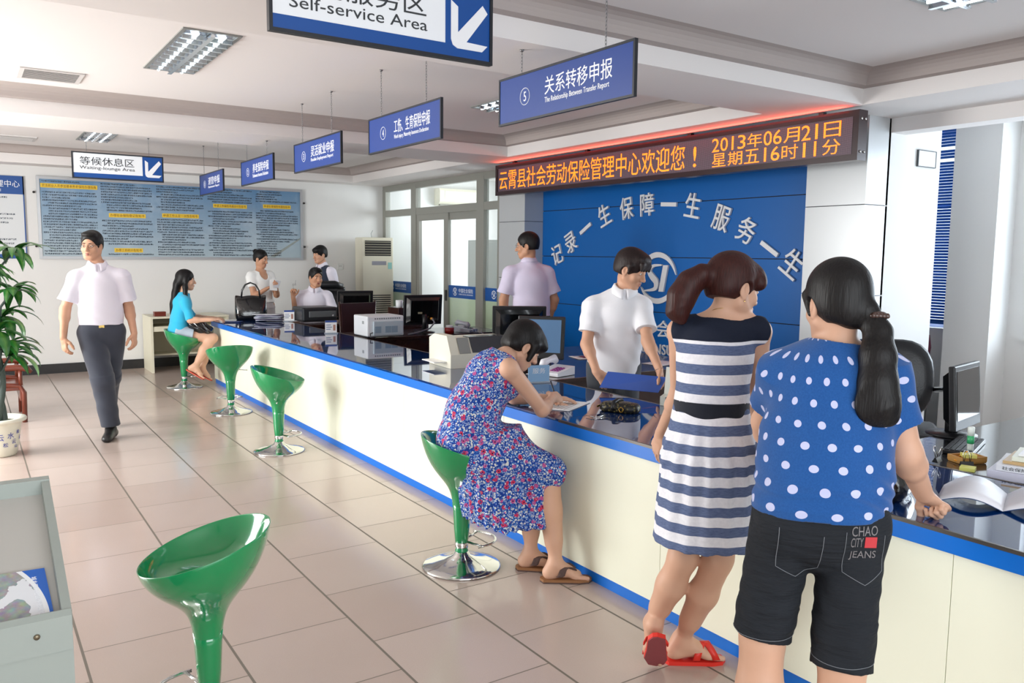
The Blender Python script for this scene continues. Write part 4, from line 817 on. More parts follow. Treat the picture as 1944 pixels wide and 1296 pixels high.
t = thing('stapler', 'dark green stapler at the right edge of the far right desk', 'stapler', (4.2, 1.62, .7465), R(-60)); MB().b2((-.08, -.02, 0), (.08, .02, .012), .003).build('base', mat('stapler_green', (20, 84, 64), .4), t); MB().prism([(-.075, .018), (.075, .022), (.08, .045), (-.06, .052)], lambda a, b, w: (a, w, b), -.016, .016).build('arm', mat('stapler_green', (20, 84, 64), .4), t); MB().b2((-.06, -.012, .0115), (.07, .012, .019)).build('magazine', chrome, t)
sheet('paper_sheet', 'white sheet hanging over the black desk at the far right edge', (3.98, 1.5, .747), .25, .19, R(-50), paper, .0015, 'paper', None, .02)
t = thing('document_box', 'white paper box under the right office chair arm', 'box', (3.62, 2.3, .0)); MB().b2((-.12, -.16, 0), (.12, .16, .72), .004).build('body', paper, t); MB().b2((-.125, -.165, .7), (.125, .165, .745), .004).build('lid', paper, t)
t = thing('keyboard', 'black keyboard on the desk under the right monitor', 'keyboard', (3.75, 1.88, .7465), R(18)); MB().b2((-.18, -.06, 0), (.18, .06, .016), .004).build('base', blackp, t); k = MB()
for i in range(14):
    for j in range(5): k.b2((-.172+i*.0247, -.053+j*.0215, .016), (-.152+i*.0247, -.035+j*.0215, .021))
k.build('keys', mat('key_black', (30, 31, 34), .5), t)
# ------------------------------------------------------------------ signed-distance modelling for people
def V3(*a): return np.array(a, dtype=float)
def unit(v): v = np.asarray(v, float); return v/np.linalg.norm(v)
class Sdf:
    def __init__(s, h=.006): s.h = h; s.p = []
    def _add(s, lo, hi, f, k, op): s.p.append((np.asarray(lo, float)-k-.012, np.asarray(hi, float)+k+.012, f, k, op)); return s
    def cone(s, a, b, r1, r2, k=.02, sq=None, op='u', flat=False, pleat=None):
        a, b = np.asarray(a, float), np.asarray(b, float); ab = b-a; L2 = max(ab @ ab, 1e-9); L = L2**.5; rm = max(r1, r2)*(1.15 if pleat else 1)
        def f(X, Y, Z):
            x, y, z = X-a[0], Y-a[1], Z-a[2]; t = (x*ab[0]+y*ab[1]+z*ab[2])/L2; tc = t if flat else np.clip(t, 0, 1)
            x, y, z = x-tc*ab[0], y-tc*ab[1], z-tc*ab[2]; d2 = x*x+y*y+z*z
            if sq is not None:
                n = sq[0]; c = x*n[0]+y*n[1]+z*n[2]; d2 = d2+c*c*(sq[1]**2-1)
            rr = r1+(r2-r1)*np.clip(t, 0, 1)
            if pleat is not None:
                e1, e2, n_, am = pleat; ph = np.arctan2(x*e1[0]+y*e1[1]+z*e1[2], x*e2[0]+y*e2[1]+z*e2[2]); rr = rr*(1+am*np.clip(t, 0, 1)**.7*np.cos(n_*ph+.7*np.sin(2*ph)))
            d = np.sqrt(d2)-rr
            if flat: d = np.maximum(d, np.maximum((t-1)*L, -t*L))
            return d
        return s._add(np.minimum(a, b)-rm, np.maximum(a, b)+rm, f, k, op)
    def ell(s, c, r, M=None, k=.02, op='u'):
        c = np.asarray(c, float); r = np.asarray(r, float); M = np.eye(3) if M is None else np.asarray(M, float)   # rows: local axes
        def f(X, Y, Z):
            x, y, z = X-c[0], Y-c[1], Z-c[2]; q = [(x*M[i, 0]+y*M[i, 1]+z*M[i, 2])/r[i] for i in range(3)]
            k0 = np.sqrt(q[0]**2+q[1]**2+q[2]**2)+1e-9; k1 = np.sqrt((q[0]/r[0])**2+(q[1]/r[1])**2+(q[2]/r[2])**2)+1e-9; return k0*(k0-1)/k1
        e = np.abs(M.T) @ r
        return s._add(c-e, c+e, f, k, op)
    def chain(s, pts, rs, k=.01, sq=None, op='u'):
        for i in range(len(pts)-1): s.cone(pts[i], pts[i+1], rs[i], rs[i+1], k, sq, op)
        return s
    def cut(s, pt, n, lo=None, hi=None, k=.0):
        """keep the side where (p-pt).n < 0"""
        pt, n = np.asarray(pt, float), unit(n); f = lambda X, Y, Z: (X-pt[0])*n[0]+(Y-pt[1])*n[1]+(Z-pt[2])*n[2]
        s.p.append((None if lo is None else np.asarray(lo, float), None if hi is None else np.asarray(hi, float), f, k, 'c')); return s
    def wave(s, fn): s.p.append((None, None, fn, 0, 'w')); return s
    def grid(s):
        us = [q for q in s.p if q[4] == 'u']; lo = np.min([q[0] for q in us], 0); hi = np.max([q[1] for q in us], 0); h = s.h
        n = np.ceil((hi-lo)/h).astype(int)+1; F = np.full(n, .1, np.float32); ax = [lo[i]+h*np.arange(n[i]) for i in range(3)]
        for l, u, f, k, op in s.p:
            if l is None: sl = [slice(0, m) for m in n]
            else:
                i0 = np.clip(np.floor((l-lo)/h).astype(int), 0, n); i1 = np.clip(np.ceil((u-lo)/h).astype(int)+1, 0, n)
                if (i1 <= i0).any(): continue
                sl = [slice(a, b) for a, b in zip(i0, i1)]
            X, Y, Z = np.ix_(*[ax[i][sl[i]].astype(np.float32) for i in range(3)]); d = f(X, Y, Z); A = F[tuple(sl)]
            if op == 'w': F[tuple(sl)] = A+d; continue
            if op == 'u': sg = 1
            elif op == 's': sg = -1; A = -A
            else: sg = -1; A = -A; d = -d
            if k > 1e-4:
                q = np.maximum(k-np.abs(A-d), 0)/k; res = np.minimum(A, d)-q*q*k*.25
            else: res = np.minimum(A, d)
            F[tuple(sl)] = sg*res
        F[0] = F[-1] = .1; F[:, 0] = F[:, -1] = .1; F[:, :, 0] = F[:, :, -1] = .1
        return F, lo
    def build(s, name, m, parent=None, loc=(0, 0, 0), smooth=0):
        F, lo = s.grid(); np.clip(F, -.1, .1, out=F); g = openvdb.FloatGrid(.1); g.copyFromArray(F); P, Q = g.convertToQuads(0.0)
        P = np.asarray(P, np.float64)*s.h+lo-np.asarray(loc); Q = np.asarray(Q, np.int32)[:, ::-1]
        me = bpy.data.meshes.new(name); me.vertices.add(len(P)); me.vertices.foreach_set('co', P.astype(np.float32).ravel())
        me.loops.add(Q.size); me.loops.foreach_set('vertex_index', Q.ravel().copy()); me.polygons.add(len(Q)); me.polygons.foreach_set('loop_start', np.arange(0, Q.size, 4, dtype=np.int32))
        me.update(calc_edges=True); me.polygons.foreach_set('use_smooth', np.ones(len(Q), bool)); me.materials.append(m)
        o = bpy.data.objects.new(name, me); COL.objects.link(o)
        if parent: o.parent = parent
        else: o.location = loc
        return o
def frame(F, U=(0, 0, 1)):
    """rows: right, forward, up"""
    F = unit(F); Rr = unit(np.cross(F, U)); return np.array([Rr, F, np.cross(Rr, F)])
# ---- anatomy
def head(S, c, M, sc=1., man=False):
    T = lambda x, y, z: np.asarray(c)+sc*(M[0]*x+M[1]*y+M[2]*z); E = lambda p, r, k=.012, op='u': S.ell(T(*p), np.array(r)*sc, M, k, op); C = lambda a, b, r1, r2, k=.012, op='u': S.cone(T(*a), T(*b), r1*sc, r2*sc, k, None, op)
    E((0, -.014, .036), (.073, .093, .083)); E((0, .018, -.03), (.061, .07, .085), .03)
    E((0, .054, -.096), (.027 if not man else .031, .025, .022), .03)
    for x in (-1, 1):
        C((x*.05, .0, -.055), (x*.022, .056, -.094), .024 if not man else .028, .018, .03); E((x*.041, .058, -.03), (.021, .018, .02), .025)
    C((-.034, .074, .02), (.034, .074, .02), .012 if not man else .014, .012, .015)
    for x in (-1, 1): E((x*.031, .094, .002), (.017, .014, .0095), .01, 's')
    for x in (-1, 1): E((x*.031, .0755, .001), (.0135, .0125, .0115), .004)
    C((0, .086, .008), (0, .104, -.032), .0075, .0125, .014); E((0, .106, -.034), (.011, .01, .009), .008)
    for x in (-1, 1): E((x*.0125, .096, -.037), (.0085, .011, .0075), .006)
    C((-.02, .083, -.062), (.02, .083, -.062), .0065, .0065, .006); C((-.015, .083, -.072), (.015, .083, -.072), .0075, .0075, .006); S.cone(T(-.021, .0945, -.0665), T(.021, .0945, -.0665), .0028*sc, .0028*sc, .003, None, 's')
    for x in (-1, 1):
        E((x*.076, -.008, -.012), (.008, .021, .032), .008); E((x*.083, -.002, -.008), (.007, .011, .018), .004, 's'); E((x*.074, -.002, -.04), (.007, .009, .009), .005)
    return T
def limb_arm(S, sh, el, wr, r=(.046, .037, .034, .024), k=.02):
    S.cone(sh, el, r[0], r[1], k); mid = np.asarray(el)+(np.asarray(wr)-el)*.28; S.cone(el, wr, r[1]*.97, r[3], k); S.cone(el, mid, r[1]*.95, r[2]*1.08, k)
def hand(S, wr, d, n, side, curl=(25, 30, 20), sc=1., spread=.06, thumb=25, grip=0.):
    d = unit(d); n = np.asarray(n, float); n = unit(n-d*(n @ d)); sd = np.cross(d, n); sd = sd if sd @ np.asarray(side) > 0 else -sd; wr = np.asarray(wr, float); P = lambda a, b, c=0: wr+sc*(d*a+sd*b+n*c)
    S.cone(P(-.01, 0), P(.03, 0), .024*sc, .03*sc, .012, (n, 1.5)); S.cone(P(.025, .004), P(.078, .0), .031*sc, .037*sc, .012, (n, 2.6)); S.cone(P(.03, .02, .006), P(.06, .028, .004), .013*sc, .011*sc, .01)
    off = (.0285, .0095, -.0095, -.0275); base = (.084, .089, .086, .078); ln = (.068, .076, .071, .054); rr = (.0086, .009, .0086, .0075)
    for i in range(4):
        p = P(base[i]-.012, off[i]); dr = unit(d+sd*spread*(1.5-i)); a = 0; pts = [p]; q = P(base[i], off[i])
        pts.append(q)
        for j, fr in enumerate((.46, .3, .24)):
            a += R(curl[j]*(1+.08*i)+grip*i*0); v = dr*math.cos(a)+n*math.sin(a); q = q+v*(ln[i]*fr*sc); pts.append(q)
        S.chain(pts, [rr[i]*sc*1.05, rr[i]*sc*1.05, rr[i]*sc, rr[i]*sc*.93, rr[i]*sc*.82], .0045)
    t0 = P(.022, .024, .006); a = R(thumb); v1 = unit(sd*math.cos(a)*.8+d*.75+n*math.sin(a)*.9); t1 = t0+v1*.042*sc; v2 = unit(v1*.6+d*.7+n*math.sin(a)*.5); t2 = t1+v2*.032*sc; t3 = t2+unit(v2+d*.2-sd*.15)*.024*sc
    S.chain([t0, t1, t2, t3], [.014*sc, .0115*sc, .0105*sc, .008*sc], .008)
def foot(S, an, t, sc=1., u=(0, 0, 1), toes=True):
    t = unit(t); u = np.asarray(u, float); u = unit(u-t*(u @ t)); sd = np.cross(t, u); an = np.asarray(an, float); P = lambda a, b, c: an+sc*(t*a+u*b+sd*c)
    S.cone(P(0, 0, 0), P(-.03, -.05, 0), .034*sc, .03*sc, .02); S.cone(P(-.032, -.052, 0), P(.05, -.05, 0), .029*sc, .03*sc, .03); S.cone(P(.0, -.01, 0), P(.11, -.062, 0), .034*sc, .026*sc, .03, (u, 1.25)); S.cone(P(.095, -.066, -.02), P(.1, -.066, .02), .022*sc, .022*sc, .025, (u, 1.3))
    for i, c in enumerate((.03, .014, .0, -.014, -.027)):
        L = (.05, .048, .042, .035, .026)[i]; r = (.0125, .009, .0088, .0085, .008)[i]; S.cone(P(.105-.006*i, -.07, c), P(.115+L-.008*i, -.076, c*1.12), r*sc, r*.9*sc, .006)
    return P
def limb_leg(S, hip, kn, an, fw, r=(.084, .054, .052, .035), k=.03):
    hip, kn, an, fw = (np.asarray(q, float) for q in (hip, kn, an, fw)); S.cone(hip, kn, r[0], r[1], k); S.cone(kn, an, r[1]*.93, r[3], k); a = kn+(an-kn)*.12-fw*.012; b = kn+(an-kn)*.42-fw*.016; c = kn+(an-kn)*.75-fw*.004; S.chain([a, b, c], [r[2]*.84, r[2]*.93, r[3]*1.04], .045); S.ell(kn+fw*.014, (.042, .042, .05), None, .03)
def torso(S, pel, waist, chest, neck, rt, fwp, fwc, w, infl=0., k=.05):
    """w: (half width, half depth) of hips, waist, chest, shoulders"""
    st = [np.asarray(q, float) for q in (pel, waist, chest)]; fs = [np.asarray(fwp), (np.asarray(fwp)+fwc)/2, np.asarray(fwc)]
    for i in range(2):
        a, b = st[i], st[i+1]; f = unit(fs[i]+fs[i+1]); q = ((w[i][0]+infl)/(w[i][1]+infl)+(w[i+1][0]+infl)/(w[i+1][1]+infl))/2; S.cone(a, b, w[i][0]+infl, w[i+1][0]+infl, k, (f, q))
SKIN = {}
def skin(name, rgb):
    m = mat(name, rgb, .5, spec=.35, var=.05, vscale=14); return m
hairk = None
def hair_mat(name, a, b, stretch=(160, 160, 9), rough=.5):
    if name in MATS: return MATS[name]
    m = mat(name, a, rough, spec=.3); g = NT(m); v, _ = g.xyz(); mp = g.n('ShaderNodeMapping'); mp.inputs['Scale'].default_value = stretch; g.set(mp.inputs['Vector'], v); n = g.noise(mp.outputs[0], 1., 3); g.color(g.mix(n, a, b)); g.bump(n, .5, .004); return m
def eye_mat(name='eye_white'):
    if name in MATS: return MATS[name]
    m = mat(name, (220, 214, 208), .15); g = NT(m); v, (x, y, z) = g.xyz(); r = g.m('SQRT', g.m('ADD', g.m('MULTIPLY', x, x), g.m('MULTIPLY', z, z))); f = g.m('MULTIPLY', g.m('LESS_THAN', r, .0062), g.m('GREATER_THAN', y, 0.)); g.color(g.mix(f, (222, 214, 206), (26, 18, 14))); return m
def face_parts(body, T, M, sc, loc, brow=(30, 24, 22), lip=(184, 106, 98)):
    X = Matrix([[M[j][i] for j in range(3)] for i in range(3)])
    for x in (-1, 1):
        e = MB(); n = 14
        e.lathe([(.0125*math.sin(PI*i/10), -.0125*math.cos(PI*i/10)) for i in range(11)], n); o = e.build('eye', eye_mat(), body, False); p = T(x*.031, .0775, .0015); o.location = Vector(p-np.asarray(loc)); o.rotation_euler = X.to_euler(); o.scale = (sc, sc, sc*.62)
        pts = [T(x*.014, .09, .022), T(x*.03, .0905, .026), T(x*.046, .078, .021)]; MB().tube([Vector(q-np.asarray(loc)) for q in pts], [.003*sc, .0034*sc, .0018*sc], 6).build('eyebrow', mat('eyebrow_%d_%d_%d' % brow, brow, .7), body)
    lm = mat('lips_%d_%d_%d' % lip, lip, .4); L = MB(); L.tube([Vector(T(a, .0865+.0035*(1-(a/.02)**2), -.0615-.001*abs(a)/.02)-np.asarray(loc)) for a in (-.021, -.012, 0, .012, .021)], [.0015*sc, .005*sc, .006*sc, .005*sc, .0015*sc], 8); L.tube([Vector(T(a, .0855+.004*(1-(a/.02)**2), -.0725)-np.asarray(loc)) for a in (-.018, -.01, 0, .01, .018)], [.0015*sc, .0055*sc, .0065*sc, .0055*sc, .0015*sc], 8); L.build('lips', lm, body)
def hair_cap(S, T, M, sc=1., thick=.011, line=.03, nape=-.045, fringe=0.):
    """hair over the skull; line: forehead hairline height, nape: lower limit at the back"""
    E = lambda p, r, k=.012, op='u': S.ell(T(*p), np.array(r)*sc, M, k, op)
    E((0, -.018, .042), (.075+thick, .095+thick, .083+thick)); E((0, -.05, -.01), (.062+thick, .05+thick, .06+thick*.5), .03)
    for x in (-1, 1): E((x*.06, -.005, .0), (.018+thick, .03, .035), .02)
    E((0, .105, line-.085), (.066, .085, .083), .012, 's')
    S.cut(T(0, 0, nape), -M[2]); 
    for x in (-1, 1): E((x*.086, .0, -.02), (.022, .03, .038), .008, 's')
def fabric(name, rgb, rough=.8, bump=.15, sc=300, var=.04): return mat(name, rgb, rough, spec=.25, bump=(sc, bump), var=var, vscale=5, sheen=.2)
def wrinkle(a, fx, fy, fz, p=0.): return lambda X, Y, Z: (a*np.sin(fx*X+fy*Y+fz*Z+p+1.3*np.sin(fy*.6*X+fz*.5*Z))*np.sin(fz*.7*X-fx*.5*Y+fy*.6*Z+2*p)).astype(np.float32)
# ------------------------------------------------------------------ people
up = V3(0, 0, 1)
skin_f = skin('skin_fair', (212, 168, 142)); skin_t = skin('skin_tan', (196, 146, 116)); skin_m = skin('skin_medium', (204, 156, 128))
hblack = hair_mat('black_hair', (7, 6, 7), (24, 21, 21)); hbrown = hair_mat('auburn_hair', (26, 10, 9), (70, 28, 22))
def person(label, loc, S, m): o = S.build('person', m, None, loc); return tag(o, label, 'person')

def build_body(S, J, f, fc, w, T_sc, man=False, arm=(.044, .034, .034, .023), leg=(.082, .051, .053, .033), nk=.043, arms='LR', legs='LR', hipw=.078):
    """trunk, neck, head and limbs of one body; J: joints; returns the head's local-to-world function"""
    rt = np.cross(f, up); rc = np.cross(fc, up); T = head(S, J['head'], J['HM'], T_sc, man); HM = J['HM']; nk0 = T(0, -.025, -.06)
    S.cone(nk0, J['neck'], nk, nk*1.04, .02); S.cone(J['neck'], J['neck']*.55+J['chest']*.45, nk*1.05, nk*1.5, .03); S.cone(J['shL'], J['shR'], w[3], w[3], .045); torso(S, J['pel'], J['waist'], J['chest'], J['neck'], rt, f, fc, w[:3])
    S.cone(J['neck']-up*.01, J['shL']*.8+J['neck']*.2, nk*.8, w[3]*.8, .03); S.cone(J['neck']-up*.01, J['shR']*.8+J['neck']*.2, nk*.8, w[3]*.8, .03)
    for s_ in arms: limb_arm(S, J['sh'+s_], J['el'+s_], J['wr'+s_], arm)
    for s_ in legs:
        hp = J.get('hip'+s_, J['pel']+rt*(hipw if s_ == 'R' else -hipw)-up*.02); limb_leg(S, hp, J['kn'+s_], J['an'+s_], unit(J.get('kf', f)), leg)
    return T
def sleeve(D, sh, el, frac, r1, r2, k=.03, sq=None):
    sh, el = np.asarray(sh)-up*.01, np.asarray(el); D.cone(sh-(el-sh)*.02, sh+(el-sh)*frac, r1, r2, k, sq, 'u', True)
def bare(D, sh, rt, sg, drop=.16): D.cone(sh+rt*sg*.062-up*drop, sh+rt*sg*.075+up*.02, .05, .05, .012, None, 's')
def loc_tube(b, loc, pts, r, m, name, n=6, closed=False, parent=None): return MB().tube([Vector(np.asarray(p)-np.asarray(loc)) for p in pts], r, n, closed).build(name, m, parent or b)
def shirt_collar(D_parent, loc, neck, f, m, r=.062, h=.038):
    rt = np.cross(f, up); n = 30; rows = []
    for i in range(n+1):
        q = (i/n-.5)*2; a = R(172)*q; d = -f*math.cos(a)+rt*math.sin(a); fr = max(0., d @ f); c = neck+up*(.012-.03*fr)+f*(.012)
        base = c+d*r*1.04; top = c+d*(r*.93)+up*h*(1-.25*fr); out = c+d*(r*1.36+.012*abs(q)**4)-up*(.004+.028*abs(q)**3); rows.append([Vector(p-np.asarray(loc)) for p in (base, base*.5+top*.5, top, top+d*.007-up*.002, top*.5+out*.5+d*.004, out)])
    return MB().grid(rows).build('collar', m, D_parent, True, .004)
# ---- woman in the striped dress, seen from behind at the counter
def striped():
    loc = (2.24, 2.08, 0); f = unit((.66, .75, 0)); rt = np.cross(f, up)
    J = dict(head=V3(2.335, 2.03, 1.487), HM=frame((.90, -.18, -.22), (.12, .05, 1)), neck=V3(2.30, 2.05, 1.385), chest=V3(2.27, 2.05, 1.25), waist=V3(2.245, 2.035, 1.055), pel=V3(2.24, 2.03, .92), shL=V3(2.19, 2.148, 1.325), shR=V3(2.395, 1.96, 1.33), elL=V3(2.315, 2.265, 1.065), wrL=V3(2.392, 2.44, .865), elR=V3(2.475, 2.02, 1.069), wrR=V3(2.555, 2.09, .853), knL=V3(2.165, 2.07, .50), anL=V3(2.172, 2.225, .18), knR=V3(2.262, 1.985, .50), anR=V3(2.292, 2.185, .098))
    S = Sdf(.0036); T = build_body(S, J, f, f, ((.155, .112), (.112, .088), (.132, .093), .046), .97, nk=.041, leg=(.078, .048, .046, .031)); HM = J['HM']
    hand(S, J['wrL'], (.22, .5, -.84), (1, -.3, .1), (.4, -1, .1), (8, 14, 10), 1., .22, 10); hand(S, J['wrR'], (.3, .8, -.3), (0, 0, -1), (-.5, .5, 0), (12, 15, 10), .95)
    tR = unit((.86, -.5, 0)); PR = foot(S, J['anR'], tR, .95); foot(S, J['anL'], unit(f*.34-up*.94), .9, u=f); ta = R(50); tl = f*math.cos(ta)-up*math.sin(ta); ul = f*math.sin(ta)+up*math.cos(ta); cl = np.cross(tl, ul); OL = V3(2.172, 2.212, .004)-tl*.182+ul*.106; PL = lambda a, bb, c: OL+tl*a+ul*bb+cl*c
    b = person('woman in a blue and white striped dress leaning on the counter, ponytail, face turned right', loc, S, skin_f); face_parts(b, T, HM, .97, loc)
    H = Sdf(.0035); hair_cap(H, T, HM, .97, .013, .022, -.05); H.ell(T(0, .062, .062), (.068, .04, .04), HM, .03); H.ell(T(.028, .078, .045), (.04, .026, .03), HM, .02); H.cone(T(-.05, .07, .05), T(.055, .074, .03), .022, .02, .02)
    tail = [T(0, -.11, .03), T(-.01, -.145, .02), T(-.03, -.175, -.02), T(-.045, -.19, -.075), T(-.05, -.19, -.13), T(-.035, -.175, -.165)]; H.chain(tail, [.02, .032, .044, .048, .04, .012], .025); hr = H.build('hair', hbrown, b, loc)
    c = tail[0]; t = Sdf(.003)
    for q in range(10): a = 2*PI*q/10; t.ell(c-HM[1]*.008+.025*(HM[0]*math.cos(a)+HM[2]*math.sin(a)), (.0065, .0065, .0065), None, .002)
    t.build('beaded_hair_tie', mat('hair_tie_beads', (214, 176, 140), .3), hr, loc)
    def stripes():
        m = mat('striped_cloth', (230, 230, 236), .8, spec=.2); g = NT(m); v, (x, y, z) = g.xyz(); w = g.noise(v, 5, 2); zz = g.m('ADD', z, g.m('MULTIPLY', g.m('SUBTRACT', w, .5), .012)); fr = g.m('FRACT', g.m('DIVIDE', g.m('SUBTRACT', zz, .55), .0705)); s_ = g.m('GREATER_THAN', fr, .5)
        mp = g.n('ShaderNodeMapping'); mp.inputs['Scale'].default_value = (60, 60, 420); g.set(mp.inputs['Vector'], v); n = g.noise(mp.outputs[0], 1., 2); blue = g.mix(n, (58, 74, 112), (120, 134, 168)); white = g.mix(g.noise(v, 90, 2), (222, 222, 230), (246, 246, 250)); c = g.mix(s_, blue, white)
        g.color(g.mix(g.m('GREATER_THAN', zz, 1.302), c, (28, 34, 50))); g.bump(g.noise(v, 110, 3), .35, .003); return m
    pel, waist, chest, neck = J['pel'], J['waist'], J['chest'], J['neck']
    D = Sdf(.004); torso(D, pel, waist, chest, neck, rt, f, f, ((.160, .12), (.114, .09), (.134, .096)), .009); D.cone(J['shL']+rt*.005+up*.004, J['shR']-rt*.005+up*.004, .053, .053, .03); D.cone(neck-up*.035, chest+up*.05, .07, .09, .04); D.cone(neck-up*.03, J['shL'], .04, .047, .03); D.cone(neck-up*.03, J['shR'], .04, .047, .03)
    D.ell(chest+f*.06-rt*.06, (.06, .05, .06), None, .03); D.ell(chest+f*.06+rt*.06, (.06, .05, .06), None, .03); bare(D, J['shL'], rt, -1); bare(D, J['shR'], rt, 1)
    D.cone(neck-up*.01-f*.01, neck+up*.10-f*.01, .082, .13, .012, (f, 1.35), 's', True)
    D.cone(V3(2.24, 2.03, .555), pel-up*.05, .196, .172, .03, (f, 1.18), 'u', True); D.cone(pel-up*.06, waist-up*.01, .172, .125, .02, (f, 1.22), 'u', True)
    D.wave(lambda X, Y, Z: (-.0055*np.clip((1.03-Z)/.14, 0, 1)*np.clip((Z-.5)/.3, .35, 1)*(Z < 1.04)*np.cos(15*np.arctan2((X-2.24)*f[0]+(Y-2.03)*f[1], (X-2.24)*rt[0]+(Y-2.03)*rt[1])+.5*np.sin(6*Z))).astype(np.float32)); D.wave(wrinkle(.0018, 30, 40, 25))
    D.build('dress', stripes(), b, loc)
    B_ = Sdf(.0035); B_.cone(waist-up*.034, waist+up*.028, .139, .1345, .004, (f, 1.235), 'u', True); B_.build('waistband', fabric('navy_band', (28, 32, 44)), b, loc)
    gc = mat('gold_chain', (220, 190, 120), .2, .9)
    loc_tube(b, loc, [neck+up*.002+.052*(rt*math.cos(a)+f*math.sin(a))-up*.03*math.sin(a) for a in [2*PI*i/30 for i in range(30)]], .0012, gc, 'necklace', 5, True)
    o = MB().lathe([(.0, -.004), (.003, 0), (.0, .004)], 8).build('earring', gc, b); o.location = Vector(T(.079, -.002, -.052)-np.array(loc))
    o = MB().tube([Vector(J['wrL']+unit((.55, .42, -.72))*.115+np.array((0, 0, .0))-np.array(loc))+Vector((.0095*math.cos(q), .006*math.sin(q), .009*math.sin(q))) for q in [2*PI*i/12 for i in range(12)]], .0014, 5, True).build('ring', gc, b)
    red = mat('red_rubber', (226, 52, 40), .4); rsole = mat('grey_sole', (150, 70, 76), .6)
    for P in (PR, PL):
        q = lambda a, bb, c: Vector(P(a, bb, c)-np.array(loc)); out = [(-.075, .0), (-.06, .03), (0, .036), (.06, .04), (.12, .047), (.165, .038), (.185, .008), (.175, -.025), (.12, -.043), (.05, -.036), (-.04, -.034), (-.07, -.018)]
        sl = MB().prism(out, lambda a, c, w: q(a, w, c), -.103, -.087).build('slipper', red, b); MB().prism([(a*.98+.001, c*.96) for a, c in out], lambda a, c, w: q(a, w, c), -.106, -.1025).build('sole', rsole, sl)
        for s_ in (-1, 1): MB().grid([[q(.035+.085*i/8+j*.03, -.088+.072*math.sin(PI*(i*.9+.4)/8), s_*(-.046+.092*i/8)) for j in range(2)] for i in range(9)]).build('strap', red, sl, True, .005)
striped()
